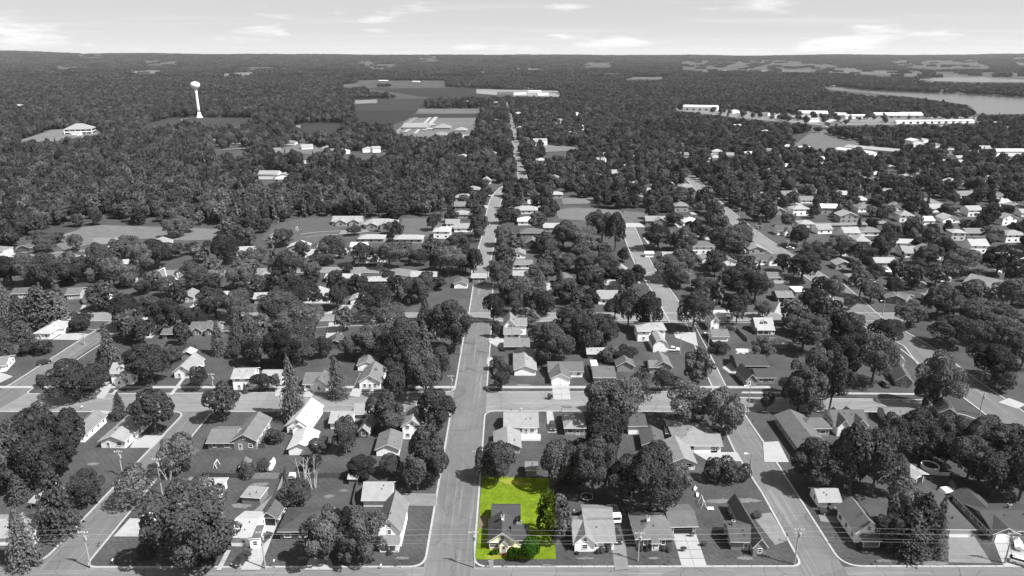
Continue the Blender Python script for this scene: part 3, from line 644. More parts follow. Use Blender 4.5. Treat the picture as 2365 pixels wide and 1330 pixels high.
def parse(line):
    a, label, *o = [q.strip() for q in line.split('|')]; t = a.split()
    spec = [float(q) for q in t[:6]] + [t[6]] + [float(q) for q in t[7:10]]; opts = {}
    for part in (o[0].split(';') if o and o[0] else []):
        q = part.split()
        if not q: continue
        if q[0] == 'w':
            v = [float(x) for x in q[1:7]] + [q[7]] + [float(x) for x in q[8:]]; opts.setdefault('w', []).append(v)
        else: opts.setdefault(q[0], []).append([float(x) for x in q[1:]])
    return spec, label, opts
LIST = '''
-45 1262 80 1259 8 2.7 gx 1.7 .45 .7|pale-roofed ranch house at the lower left corner|c .55 .7
84 1168 110 1172 5 2.4 gy 1.2 .5 .75|small cabin with posts between the left spruces|p 0 1 1.5 2.3
412 1168 498 1168 8 2.8 hip 2.2 .5 .6|pale hip-roofed house behind the great maple
535 1262 580 1264 9 3.0 gx 1.4 .62 .8|white house half under the great maple|w 579 1268 603 1266 4.5 2.9 flat .1 .18 .8
602 1213 641 1215 10 2.5 gy 1.5 .14 .14|dark garage at the end of the narrow driveway|g .6 2.6 0 0 1;w 584 1204 602 1209 8 2.2 flat .1 .3 .5;nd
648 1248 752 1247 8.6 2.7 hip 1.8 .1 .13|black hip-roofed ranch behind the front maples
876 1263 927 1263 10.5 4.9 gy 3.1 .3 .78|white two-storey gable house with porch by centre street|p .1 .95 2.2 2.5
840 1171 903 1171 7.5 2.4 gx 2.5 .5 .6|grey-roofed garage behind the white two-storey house|nw
235 1035 291 1036 16 2.6 gy 1.6 .45 .68|long pale gable house by the left side street|na
156 1022 196 1022 12 2.6 gy 1.6 .3 .78|narrow house with white side behind dark maples
541 1040 593 1040 13 3.4 gy 2.0 .25 .3|wide gable house with low side wing, mid-left|w 482 1039 540 1039 9 2.5 gx 1.6
664 1001 713 1003 13 2.9 gy 2.4 .72 .75|white-roofed cottage beside the street spruce|w 677 1006 706 1005 4 2.5 gy 1.5
668 1052 721 1051 9 2.4 gy 1.6 .7 .7|white-roofed garage behind the white cottage|nw
764 992 812 992 7 2.6 gx 1.7 .5 .6|pale-roofed bungalow behind the thin birch|w 820 972 862 972 7 2.6 gx 1.6 .42 .5;w 829 1012 851 1013 8 2.4 gy 1.4 .4 .2
931 1015 976 1015 11 4.6 gy 2.2 .46 .78|two-storey white house tucked behind centre street maples
870 1054 922 1053 8.5 2.4 gy 1.5 .26 .72|dark-roofed garage behind the tucked-away white house|nw
1327 1272 1417 1271 9 2.7 gx 2.2 .35 .8|white house with mottled roof beside the green lot|w 1327 1275 1374 1275 7 2.7 gy 2.3;w 1350 1235 1412 1236 8 2.6 gx 1.8
1470 1266 1551 1265 9 2.8 hip 2.2 .22 .16|grey hip-roofed house with white window frames|c .4 .45 0 1;w 1548 1234 1606 1233 8 2.4 gx 1.2 .2 .45;g .5 4.6 1 0 1;p .4 .6 1.2 2.4
1688 1271 1739 1272 7 2.8 gx 1.6 .12 .3|dark corner house by the right side street|w 1738 1285 1768 1284 17 2.8 gy 2.0;c .2 .5
1890 1174 1937 1174 5.5 2.3 gx 1.6 .5 .8|small white garage beside the dark pickup|nd
1973 1255 2028 1255 9.5 3.4 gy 2.6 .28 .8|white gable house under the front spruces|p .2 .9 1.6 2.2
2140 1241 2242 1242 10 2.6 hip 1.3 .12 .45|flat dark-roofed house with pale driveway|g .72 4.6;w 2105 1192 2192 1192 7 2.5 gx 1.0
2288 1246 2420 1246 10 2.7 gx 1.7 .1 .3|dark-roofed house at the lower right corner|w 2290 1252 2345 1252 16 2.6 gy 1.5;g .4 3.0 1;c .6 .7
1166 1004 1241 1004 9 2.9 gx 1.9 .45 .7|grey ranch house on the centre street corner|
1144 1049 1201 1048 8.5 2.4 gy 1.6 .43 .5|pale garage behind the corner ranch house|nw
1305 1006 1350 1006 8 2.7 hip 1.8 .42 .5|small hip-roofed house right of the corner ranch
1451 1004 1490 1003 7 3.2 gx 1.6 .12 .8|black-roofed white house between big maples
1484 1043 1533 1045 8 2.4 gy 1.5 .15 .4|black-roofed garage below the black-roofed house|nw
1562 1046 1656 1046 14 2.8 hip 2.4 .38 .6|rambling house with mottled shingles by right street|w 1604 1046 1664 1046 7 2.6 gx 1.5;w 1548 1086 1604 1086 11 2.6 gy 1.6;g .3 4.5 1
1847 1058 1914 1058 20 2.9 gy 1.8 .2 .4|long grey-roofed house beyond right street|na;w 1852 1008 1914 1008 6 2.9 hip 1.8
1925 1002 1998 1002 8 3.4 gx 2.6 .18 .7|steep-roofed white house with two gables|w 1932 1008 1960 1008 8 3.4 gy 2.2;w 1972 1006 1998 1004 8 3.4 gy 2.0
2050 986 2118 988 8 2.7 gx 1.7 .25 .5|grey roof showing between the right maples
2168 968 2206 972 7 2.6 gy 1.6 .16 .3|dark roof below the wide right road
-42 864 15 858 9 2.6 gx 1.7 .3 .85|white-gabled house at the left edge
83 784 118 784 20 2.7 hip 1.6 .6 .75|long pale-roofed house by upper left street|w 118 772 150 771 8 2.7 gx 1.4
260 889 307 889 7 4.7 gx 2.2 .5 .85|white two-storey cape by the cross street|w 266 893 288 893 3 2.4 gy 1.4;dm .5 2.2
404 874 443 874 11 2.8 gy 2.3 .42 .7|pale cottage with steep front gable
420 831 447 830 4 2.2 gy 1.2 .6 .3|tiny shed behind the pale cottage|nw
540 901 585 900 8 4.6 gx 1.6 .5 .75|two-storey pale house with upper balcony|w 606 890 650 890 7 2.7 gx 1.5
703 903 762 903 9 2.8 gx 2.0 .22 .7|grey house with small gabled porch|w 722 906 752 906 8 2.8 gy 1.8
827 857 869 856 7 2.4 gy 1.4 .28 .7|grey-roofed garage at a long driveway's end|g .35 2.6
831 899 879 899 11 3.0 gy 2.4 .28 .72|grey-roofed gable house near cross street maples|c .7 .5
757 807 791 806 7 2.4 gy 1.5 .15 .13|dark wooden garage under the tall trees|nw
1188 868 1237 868 17 2.5 gy 1.5 .43 .8|long pale gable house on centre street corner|nw
1273 888 1316 888 9 2.6 gy 1.6 .2 .75|house with double garage facing the cross street|g .27 2.6;g .73 2.6;w 1268 872 1345 872 8 2.6 gx 1.7
1166 813 1221 813 8 2.5 gx 1.5 .3 .2|grey garage behind the long pale house|nw
1165 783 1201 783 6 2.4 gx 1.4 .36 .7|low annex behind the grey garage
1165 776 1190 776 9 4.8 gy 2.4 .34 .85|white two-storey farmhouse above the garages|w 1190 774 1215 774 7 4.4 gx 1.8
1357 829 1399 829 5 2.3 gx 1.2 .52 .25|long low shed near the camper trailer|nw
1372 886 1419 886 9 2.6 gx 1.8 .2 .4|dark roof half hidden behind cross street maples
1425 859 1463 859 9 2.5 gy 1.8 .2 .4|grey gabled garage beside the low shed|nw
1472 787 1535 787 8 4.8 hip 1.5 .5 .85|white two-storey hip-roofed house beyond the barn|w 1472 789 1500 789 4 4.6 gx .8
1508 814 1542 814 9 2.6 mb 2.8 .48 .75|pale barn with gambrel roof|nw;nd
1510 862 1550 862 9 2.7 gy 2.0 .25 .5|grey gabled house behind the weeping tree|w 1500 862 1526 862 5 2.6 gx 1.4
1703 859 1771 859 10 2.6 gx 1.8 .1 .12|long black-roofed garage below the white trailer|nw
1722 894 1746 893 9 2.8 gy 2.0 .1 .35|black-roofed house with side wing|w 1746 887 1787 887 7 2.7 gx 1.5
1640 765 1659 765 9 4.6 gy 1.8 .4 .85|narrow white two-storey house behind round maple
1645 789 1681 789 7 2.4 gx 1.6 .26 .75|grey-roofed garage below the narrow white house|nw
1745 770 1784 770 7 3.0 gx 2.6 .6 .3|cape house with one dormer and porch|dm .5 2.4;p 0 1 2 2.4
1782 806 1816 806 6 2.3 gx 1.0 .75 .4|flat white-roofed shed near the cape house|nw
2068 893 2104 897 10 2.7 gy 2.2 .17 .4|dark gabled house under the big right maple
2066 852 2086 854 5 3.6 gy 1.4 .4 .85|white gable peeking over the dark house
318 769 359 769 8 3.0 gx 2.4 .55 .75|pale steep-roofed house left of the carport|w 314 778 345 778 5 2.3 gx 1.2
376 784 423 784 8 2.5 gx 1.7 .2 .3|dark-roofed carport, upper left|g .5 5 0 0 1
440 775 501 775 8 2.7 gx 1.8 .2 .3|dark house with paired front gables|w 446 778 466 778 5 2.6 gy 1.5;w 474 778 496 778 5 2.6 gy 1.5
190 699 241 699 8 2.6 gx 1.6 .5 .75|pale ranch with wide concrete apron|g .25 4.5
155 692 186 690 9 2.6 gx 1.6 .22 .5|dark-roofed house beside the pale ranch
30 690 68 688 8 2.6 gx 1.4 .18 .4|dark roof behind the left pines
418 699 447 698 9 2.6 gy 1.4 .34 .5|grey-roofed house with concrete drive, upper left
582 659 613 659 10 2.6 gy 1.7 .36 .75|grey gable house with arched front
588 701 620 700 7 2.5 gx 1.6 .52 .5|pale roof among the tall mid-left trees
752 652 827 652 7 2.4 gx 1.0 .6 .75|long low white-roofed house on third street
845 660 913 659 7 2.5 hip 1.4 .55 .2|low hip-roofed house beside the long white one
810 704 839 704 7 2.5 gy 1.3 .5 .8|pale garage with broad white door|g .5 4.8
930 700 952 700 8 2.8 gy 1.8 .6 .1|dark gable house beside the silver spruce
950 649 1007 649 7 2.6 gx 1.5 .52 .7|pale ranch left of the dead-end street
1049 666 1079 666 7 2.4 gy 1.3 .2 .8|white garage at the dead-end street|g .6 3.2
1090 652 1122 652 6 2.6 gx 1.2 .5 .3|brick house closing off the centre street
1183 597 1213 597 8 2.6 gy 1.5 .34 .7|grey gable house beside the curving road
1184 621 1229 621 7 2.6 gx 1.5 .3 .75|long house with two columnar trees
1186 646 1220 646 7 2.5 gx 1.3 .5 .75|flat pale house behind the clipped hedge
1186 668 1224 668 9 2.6 gy 1.3 .45 .6|pale gabled bungalow near the dead-end street|c .3 .4
1214 574 1244 574 8 3.4 gy 2.2 .24 .07|black-walled house with white-framed windows
1202 548 1254 548 9 2.8 hip 2.2 .2 .3|broad dark hip roof above the black house
1196 520 1236 520 10 2.7 hip 2.2 .8 .7|bright white-roofed house by the curving road
1190 494 1241 494 10 2.8 hip 2.4 .5 .6|pale hip-roofed house above the white roof
1420 647 1450 647 7 4.8 gy 2.2 .45 .8|tall white gable house by the middle road
1396 668 1434 668 7 2.5 gx 1.2 .5 .5|pale roof left of the middle road
1492 519 1547 519 9 2.9 gx 2.2 .4 .3|pale gabled house at the middle road's end|w 1510 521 1540 521 7 2.9 gy 2.2
1490 594 1509 594 3.5 2.2 gx .8 .8 .8|small white shed on the open lawn|nw
1532 602 1557 602 8 2.5 gx 1.5 .48 .5|pale-roofed garage behind twin maples
1622 607 1644 607 7 2.4 gy 1.5 .5 .8|small white garage beyond the round bushes|g .5 3.2
1666 613 1700 613 7 2.5 gy 1.7 .35 .7|grey garage facing a short drive|g .5 4
1733 612 1797 612 8 2.8 gx 2.2 .14 .8|dark-roofed white house with paired gables|w 1737 614 1757 614 4 2.8 gy 1.5;w 1776 614 1795 614 4 2.8 gy 1.5
1730 586 1766 586 9 2.6 gy 1.7 .4 .5|grey gable house beside the diagonal street
1795 697 1831 697 8 2.5 gx 1.5 .3 .2|brown garage with two open bays|g .27 2.8 0 0 1;g .73 2.8 0 0 1
1836 686 1864 686 8 2.6 flat .1 .8 .3|white flat-roofed annex beside the brown garage
1775 652 1808 652 8 2.6 gx 1.6 .26 .75|dark roof behind the white fence
1648 742 1692 742 7 2.5 gx .9 .7 .5|white flat-roofed garage on second street
2022 617 2068 617 8 2.7 gx 1.7 .52 .5|pale ranch with long drive, right side
2218 672 2292 690 18 3.2 gx 4.0 .34 .3|large steep-roofed hall at the right
2096 664 2136 668 9 2.6 gy 1.6 .3 .3|brown house left of the large hall
2032 690 2090 704 8 2.6 gx 1.5 .25 .3|long low brown house by the wide road
2044 700 2088 704 9 2.6 gy 1.5 .22 .3|low gabled house on the wide road corner
2062 570 2110 572 8 2.6 gx 1.6 .6 .8|pale house among the right-hand maples
2196 555 2228 556 8 5.0 hip 1.6 .55 .6|pale two-storey block far right
1930 622 1966 622 7 2.7 gy 1.7 .4 .5|cottage with white porch below right maples
1795 543 1828 543 8 3.2 gx 2.4 .14 .8|dark-roofed white house by the diagonal street|w 1812 546 1826 546 5 3 gy 1.8
1846 533 1880 533 9 4.6 hip 1.8 .5 .8|white hip-roofed house near the diagonal street
768 520 834 520 10 2.8 gx 2.4 .46 .5|pale gabled house left on the cul-de-sac|w 775 523 800 523 6 2.7 gy 1.8;w 806 522 830 522 6 2.7 gy 1.8
840 527 915 527 11 2.8 hip 2.6 .46 .4|pale gabled house right on the cul-de-sac|w 845 530 872 530 6 2.7 gy 1.8;w 878 530 900 530 6 2.7 gy 1.8
828 561 886 561 9 2.7 hip 1.8 .52 .4|pale hip-roofed house below the cul-de-sac
910 562 975 562 9 2.7 hip 1.8 .52 .5|wide hip-roofed house right of the cul-de-sac
626 556 652 556 7 3.4 gy 1.6 .5 .85|white gable house left of the cul-de-sac
545 590 582 590 8 2.7 gx 1.6 .55 .8|pale house beneath the mid-left trees
42 582 70 582 5 2.6 gy 1.4 .16 .15|dark park pavilion on the lawn|nw;nd
195 610 225 608 8 2.6 gx 1.4 .6 .8|pale house below the park
285 620 310 618 8 2.6 gx 1.3 .58 .5|pale roof behind the crane arm trees
280 660 310 658 8 2.6 gx 1.3 .52 .5|long pale roof left of the crane
1112 425 1134 425 9 3.0 gy 2.4 .46 .6|gabled house at the curving road's top
1078 445 1108 445 9 2.8 hip 2.2 .4 .5|brown gabled house on the curving road
1052 464 1092 464 9 2.8 hip 2.2 .5 .5|pale hip roof on the curving road
1050 484 1090 484 10 2.8 gx 2.2 .28 .3|dark-roofed house on the curving road
1048 504 1082 504 10 2.8 hip 2.2 .46 .5|pale garage house on the curving road
1030 525 1060 525 9 2.8 gx 1.8 .4 .75|white-walled house behind the roadside maples
'''
for ln in LIST.strip().splitlines():
    sp, lb, op = parse(ln)
    small = any(q in lb for q in ('garage', 'shed', 'carport', 'barn'))
    build_house(sp, lb, op, name='garage' if 'garage' in lb and 'house' not in lb else 'shed' if 'shed' in lb else 'house', cat='garage' if 'garage' in lb and 'house with' not in lb else 'shed' if 'shed' in lb else 'barn' if 'barn' in lb else 'house', lod=0 if sp[1] > 640 else 1)

# the cream house on the green lot
ROOF_LOT = (0.052, 0.052, 0.054); CREAM = (0.9, 0.84, 0.58)
def lot_house():
    s = (1131, 1270, 1188, 1270, 7.5, 2.75, 'gy', 2.2, ROOF_LOT, CREAM)
    o = {'w': [(1184, 1266, 1217, 1266, 4.6, 2.6, 'gx', 2.0), (1139, 1221, 1198, 1221, 6.2, 2.5, 'gx', 1.8), (1154, 1279, 1173, 1279, 2.2, 2.4, 'gy', 1.2)],
         'c': [[.52, .62, 0, 1]], 'nw': [[]]}
    r = build_house(s, 'cream gable house with dark roof on the green lot', o)
    Wd = (at(1188, 1270) - at(1131, 1270)).length
    def win(x, y, z, w, h, rz=0):
        a, p = window_mesh(w, h); k = link('window', a, r, (x, y, z), rz); link('pane', p, k)
    win(-1.9, -.003, 1.45, 1.9, 1.2); win(1.75, -.003, 1.6, .6, 1.0); win(0, -.003, 3.55, .8, .8)
    m2 = (at(1131, 1270) + at(1188, 1270)) / 2; wa, wb = at(1184, 1266) - m2, at(1217, 1266) - m2
    win(wa.x + 1.9, wa.y - .003, 1.6, .8, 1.0); win(wb.x + .003, wb.y + 2.6, 1.6, .9, 1.0, math.pi / 2)
    ea, eb = at(1154, 1279) - m2, at(1173, 1279) - m2; c = (ea + eb) / 2
    link('door', door_mesh(.95, 2.05), r, (c.x, c.y - .003, .25))
    m = MB()
    for k in range(3): m.box(c.x - .9, c.y - .9 + .3 * k - .3, 0, c.x + .9, c.y - .01, .12 * (k + 1))
    link('entry_steps', m.mesh('entry_steps', [M_brick_red]), r)
    for k in range(4):
        m = MB(); m.box(-.5, -.06, -.03, .5, .0, .03); link('shutter_rail', m.mesh('shutter_rail', [M_trim]), r, (-Wd / 2 - .08, 1 + 2 * k, .5 + .0 * k), math.pi / 2) if False else None
    m = MB(); m.box(-.15, -.15, 0, .15, .15, .5); 
    # white side porch by the rear wing
    pr = at(1195, 1228) - m2; m = MB(); m.box(pr.x - .8, pr.y - 1.2, .1, pr.x + .9, pr.y + 1.2, 2.3); link('side_porch', m.mesh('side_porch', [M_white]), r)
    m = MB(); m.box(pr.x - .9, pr.y - 1.35, 2.3, pr.x + 1.1, pr.y + 1.35, 2.42); link('side_porch_roof', m.mesh('side_porch_roof', [M_white]), r)
lot_house()

# ------------------------------------------------------------------ larger and distant buildings
def hall(line, name, cat, group=None):
    sp, lb, op = parse(line); r = build_house(sp, lb, op, name=name, cat=cat, group=group, lod=2); w_ = (at(sp[0], sp[1]) - at(sp[2], sp[3])).length
    if name == 'warehouse':
        for k in range(int(w_ / 13)):
            m = MB(); m.box(-2.2, -.08, 0, 2.2, .02, min(3.4, sp[5] - .8)); link('bay_door', m.mesh('bay_door', [M_dark]), r, ((k + .5 - int(w_ / 13) / 2) * 13, -.05, 0))
    return r
hall('149 311 214 309 28 7.5 hip 7 .45 .75|two-storey hip-roofed office on the left hillside|w 165 313 185 313 6 4 flat .1 .5 .8', 'office_building', 'office')
OB = bpy.data.objects['office_building']
Wd = (at(149, 311) - at(214, 309)).length
for lev in range(2):
    for k in range(5):
        m = MB(); m.box(-3.2, -.1, -1.1, 3.2, .02, 1.1); link('window_band', m.mesh('window_band', [M_glass]), OB, ((k - 2) * Wd / 5.2, -.06, 1.9 + 3.6 * lev))
        link('window_band', m.mesh('window_band', [M_glass]), OB, (Wd / 2 + .06, 3.2 + k * 5.4, 1.9 + 3.6 * lev), math.pi / 2) if k < 5 else None
for ln in '''
1577 254 1656 256 34 7 gx 3 .75 .8|long white-roofed hall at the works' left end
1846 270 1912 271 26 7 gx 4 .72 .7|white steel hall beside the works trees
1925 272 1950 273 24 6 gx 3 .75 .8|short white hall beside the steel hall
1952 274 2006 274 16 5 gx 2 .78 .8|long low white shed in the works
2022 272 2050 272 22 5 gx 4 .7 .4|open-sided white hall, first by the lake trees
2048 273 2086 273 24 5 gx 4.5 .72 .4|open-sided white hall, second by the lake trees
2086 273 2134 273 28 5 gx 5 .72 .4|widest open-sided white hall by the lake trees
2070 286 2250 284 9 4 gx 1.5 .75 .8|very long narrow white shed near the lake
1815 354 1876 354 22 5 gx 2 .72 .4|pale works hall left of the long warehouse
1948 350 2072 362 22 5.5 gx 2 .5 .45|long grey warehouse with loading bays
1926 352 2005 362 16 4 gx 1.6 .74 .75|long white storage row beside the warehouse
2105 347 2130 347 18 11 gy 2 .75 .7|tall white grain building
2300 362 2372 362 20 6 gx 2 .7 .75|white shop building by the highway
1917 290 1945 290 20 5 gy 4 .7 .4|barn-roofed white hall below the works
'''.strip().splitlines(): hall(ln, 'warehouse', 'warehouse', 'halls and warehouses at the works')
for ln in '''
930 300 985 300 40 4 gx 5 .42 .4|long school wing left of the bright walks
1002 301 1040 301 26 4 hip 5 .4 .35|hip-roofed school hall right of the walks
1000 318 1036 318 20 3.5 hip 4 .36 .3|lower school hall in front of the trees
1050 306 1078 306 20 3.5 hip 4 .45 .4|small school building at the meadow edge
1232 336 1264 336 16 7 flat .1 .6 .85|white apartment block beside the far centre street
25 252 72 250 34 5 hip 4 .55 .5|pale hall among the trees, far left
1148 222 1186 222 40 5 gx 6 .16 .25|dark barn by the far fields
'''.strip().splitlines(): hall(ln, 'long_building', 'building', 'long buildings beyond the town')
for k, s in enumerate(('975,302 985,302 1012,271 1003,271', '955,310 962,310 997,272 990,272', '930,306 940,306 975,285 968,285', '965,300 1000,300 1000,297 965,297', '975,290 1004,290 1005,287 976,287', '1040,318 1100,322 1100,317 1040,314')):
    sheet('school_walk', poly_px(s), 1.0 + .02 * k, M_concrete)

WORD = ['first', 'second', 'third', 'fourth', 'fifth', 'sixth', 'seventh', 'eighth', 'ninth', 'tenth', 'eleventh', 'twelfth', 'thirteenth', 'fourteenth', 'fifteenth', 'sixteenth', 'seventeenth', 'eighteenth', 'nineteenth', 'twentieth',
        'twenty-first', 'twenty-second', 'twenty-third', 'twenty-fourth', 'twenty-fifth', 'twenty-sixth', 'twenty-seventh', 'twenty-eighth', 'twenty-ninth', 'thirtieth']
def far_group(phrase, group, pts, wide=11.0, name='house', noun='house', cat='house'):
    pts = sorted([tuple(float(a) for a in p.split(',')) for p in pts.split()])
    for i, (x, y, *t) in enumerate(pts):
        r = random.Random(int(x * 3 + y)); yy = at(x, y).y; half = (t[1] if len(t) > 1 else r.uniform(.8, 1.15) * wide) / 2 / mpp(yy)
        tone = t[0] if t else r.choice((.3, .42, .5, .6, .7))
        d = r.uniform(-.6, .6)
        kind = r.choice(('gx', 'gy', 'gx', 'hip')); h = r.choice((2.7, 2.9, 3.2, 4.8))
        build_house((x - half, y - d, x + half, y + d, r.uniform(8, 11), h, kind, r.uniform(1.8, 2.8), tone, r.choice((.5, .7, .8, .8))),
                    ('dark' if tone < .34 else 'grey' if tone < .5 else 'pale') + '-roofed ' + noun + ', ' + WORD[i] + ' from left ' + phrase, {'c': [[.4, .5]]} if r.random() < .3 else {}, name=name, cat=cat, group=group, lod=1 if y > 430 else 2)
far_group('in the town above the diagonal street', 'houses above the diagonal street', '1564,273 1489,292 1707,295 1567,342,.6 1555,364 1580,364 1656,360 1682,364 1702,375,.7 1733,362 1814,344 1640,392,.3 1540,433 1524,438 1585,441,.4 1818,391,.7 1786,403 1867,386 1458,366 1439,382 1414,412 1767,309,.75,18')
far_group('on the upper right slope', 'houses on the upper right', '2120,402 2098,417 2155,390 2248,404 2210,428,.6,16 1980,440,.55 1995,471 2045,461,.5 1940,463 1895,456 2234,458 2309,462,.2 2009,423 2027,410 1893,378,.7 1869,446,.5 2320,478 2060,395 2190,380 2290,420')
far_group('among the right-hand treetops', 'houses among the right treetops', '1999,490,.25 2070,487,.5 2092,513 1915,495,.8 2167,490 2350,486,.4 1800,496,.5 1850,498,.5 2140,520 1960,515 1905,540 2250,500 2330,520 2010,545,.3 2150,600 2260,585 2330,610 1990,575 2110,595 2345,560')
far_group('along the far centre street', 'houses along the far centre street', '1141,285,.5 1139,300,.6 1198,268,.6 1204,299,.55 1214,317,.6 1277,292 1293,284 1332,266,.6 1291,313 1313,313,.6 1384,376 1281,421,.3 1393,418,.5 1078,321,.5 1066,373,.5,14 1047,240,.55,16 1076,240,.55,16 1113,241,.55,16 1145,240,.5,16 1240,262 1350,300 1405,330')
far_group('in the wooded left clearing', 'houses in the wooded left clearing', '500,331,.3,22 545,332,.35,14 665,334,.3,18 710,345,.5,14 640,352,.3 750,352,.5 705,384,.6,10 760,360,.4 620,414,.45,18 655,414,.4,16 850,352 870,352,.5 790,355 475,350 415,345,.6')
far_group('among the distant woods', 'houses among the distant woods', '885,188,.8,40 960,190,.75,30 815,178,.7,20 800,179,.8,14 1200,218,.75,40 1235,214,.75,45 1255,220,.7,30 1280,216,.75,30 1220,206,.7,30 1330,220,.75,14 1250,192,.7,40 1290,190,.75,45 1380,188,.7,40 1425,192,.75,40 1400,187,.8,18 1155,187 1105,190 1690,150,.75,40 1820,150,.7,50 2075,152,.8,90 2180,153,.7,40 1560,164 1672,163,.75,16 1950,178,.7,14 2005,178,.7,12', name='farm_building', noun='building', cat='building')
far_group('along the lake shore', 'houses along the lake shore', '2130,197,.6,22 2100,193,.7,22 2220,212,.5,20 2180,212,.4,18 1925,198,.6,16 1895,200,.6,16 2300,215,.5,18 2150,192,.7,24')

far_group('in the works yards by the lake', 'small buildings in the works yards', '1700,262,.6,14 1730,266,.5,18 1765,268,.3,14 1800,272,.6,16 1830,275,.45,12 1880,282,.5,18 1905,300,.6,14 1960,302,.4,16 2010,306,.7,14 2055,312,.5,16 2090,322,.35,20 2140,330,.6,14 2165,345,.5,18 2200,352,.4,14 2235,358,.6,16 2270,352,.5,18 2180,300,.6,14 2240,310,.45,14 2300,318,.6,12 2340,330,.4,16 2215,290,.6,14 2290,292,.5,16 2330,300,.7,14', name='works_building', noun='building', cat='building')

# water tower
def tower():
    b = at(461, 272); s = height_at(b.y, 188) / 44.0
    r = empty('water_tower', b, label='tall white water tower on the grassy hill clearing', category='water tower')
    def part(n, prof, mat=M_white):
        m = MB(); m.lathe([(a * s, z * s) for a, z in prof], 24); link(n, m.mesh(n, [mat], smooth=True), r)
    part('base', [(4.2, 0), (3.9, .6), (3.0, 2.5), (2.2, 5), (1.75, 7)]); part('shaft', [(1.75, 7.0), (1.55, 12), (1.5, 30), (1.6, 33)])
    part('tank', [(1.6, 33), (2.2, 34.4), (3.6, 36), (5.0, 37.6), (5.6, 39.2), (5.6, 40.6), (5.0, 42), (3.6, 43.1), (1.6, 43.7), (.2, 43.8)])
    m = MB()
    for k in range(16):
        t = 2 * math.pi * k / 16; m.tube((1.5 * s * math.cos(t), 1.5 * s * math.sin(t), 43.5 * s), (1.5 * s * math.cos(t), 1.5 * s * math.sin(t), 44.2 * s), .06, .06, 5)
        q = 2 * math.pi * (k + 1) / 16; m.tube((1.5 * s * math.cos(t), 1.5 * s * math.sin(t), 44.2 * s), (1.5 * s * math.cos(q), 1.5 * s * math.sin(q), 44.2 * s), .06, .06, 5)
    link('top_railing', m.mesh('top_railing', [M_metal]), r)
tower()

# ------------------------------------------------------------------ trees
def cards(pos, nor, size, rg, jit=0.55, asp=1.0):
    """irregular leaf quads at pos facing roughly along nor"""
    n = len(pos); nn = nor + rg.normal(0, jit, (n, 3)); nn /= np.linalg.norm(nn, axis=1)[:, None] + 1e-9
    ref = rg.normal(0, 1, (n, 3)); a = np.cross(nn, ref); a /= np.linalg.norm(a, axis=1)[:, None] + 1e-9; b = np.cross(nn, a)
    s = size * rg.uniform(.6, 1.35, (n, 1)); out = np.empty((n, 4, 3))
    for k, (u, v) in enumerate(((-1, -.6), (.7, -1), (1, .7), (-.6, 1))):
        out[:, k] = pos + a * s * (u + rg.uniform(-.3, .3, (n, 1))) * .5 * asp + b * s * (v + rg.uniform(-.3, .3, (n, 1))) * .5
    return out
def sph(n, rg):
    v = rg.normal(0, 1, (n, 3)); return v / np.linalg.norm(v, axis=1)[:, None]
def crown_round(seed, ncards, size, lobes=13, rx=.5, zc=.55, rz=.46, lob=(.15, .24), low=True):
    rg = np.random.default_rng(seed); Q = []
    cs = []
    while len(cs) < lobes:
        p = rg.uniform(-1, 1, 3)
        if np.linalg.norm(p) > 1 or (np.linalg.norm(p) < .35 and len(cs) > 1): continue
        if any(np.linalg.norm(p - q) < .42 for q in cs) and rg.random() < .8: continue
        cs.append(p)
    L = []
    for p in cs:
        r = rg.uniform(*lob) * rg.uniform(.8, 1.15); k = 1.04 - r / rx * .85
        L.append((p[0] * rx * k, p[1] * rx * k, zc + p[2] * (rz - r * .75), r))
    L.append((0, 0, zc, rx * .62)); L = np.array(L)
    tot = (L[:, 3] ** 2).sum()
    for c in L:
        n = int(ncards * c[3] ** 2 / tot); nm = sph(n, rg); nm[:, 2] = np.where(nm[:, 2] < -.55, -nm[:, 2], nm[:, 2])
        # smaller tufts on each lobe give the bright and dark clumps
        tuft = sph(max(7, int(70 * c[3])), rg); d = nm @ tuft.T; best = d.max(1); bump = np.clip((best - .72) / .28, 0, 1)
        rad = c[3] * (.80 + .26 * bump + rg.uniform(-.07, .05, n))
        ps = c[:3] + nm * rad[:, None] * np.array([1, 1, .9])
        keep = np.ones(n, bool)
        for o in L:
            if o is not c: keep &= ~((np.linalg.norm(ps - o[:3], axis=1) < o[3] * .74) & (rg.random(n) < .85))
        Q.append(cards(ps[keep], nm[keep] + np.array([0, 0, .25]), size, rg))
    return np.concatenate(Q)
def crown_spruce(seed, size, tiers=20, per=13, rx=.5, z0=.06, sub=5, pw=.85, droop=.12):
    rg = np.random.default_rng(seed); P, Nn = [], []
    for t in range(tiers):
        f = t / (tiers - 1); z = z0 + (1 - z0) * f; R = rx * (1 - f) ** pw + .012
        for b in range(max(4, int(per * (1 - f * .6)))):
            az = rg.uniform(0, 6.283); r1 = R * rg.uniform(.72, 1.08)
            for s in range(sub):
                g = (s + rg.uniform(.3, 1)) / sub; w = rg.uniform(-.2, .2)
                P.append((math.cos(az + w * .6) * r1 * g, math.sin(az + w * .6) * r1 * g, z - droop * r1 * g / rx + rg.uniform(-.012, .012)))
                Nn.append((math.cos(az) * .5, math.sin(az) * .5, .8))
    return cards(np.array(P), np.array(Nn), size, rg, .4, 1.25)
def crown_mesh(name, quads, mat):
    n = len(quads); m = bpy.data.meshes.new(name); m.vertices.add(4 * n); m.vertices.foreach_set('co', quads.reshape(-1).astype(np.float32))
    m.loops.add(4 * n); m.loops.foreach_set('vertex_index', np.arange(4 * n, dtype=np.int32)); m.polygons.add(n)
    m.polygons.foreach_set('loop_start', np.arange(0, 4 * n, 4, dtype=np.int32)); m.materials.append(mat); m.update(calc_edges=True); return m
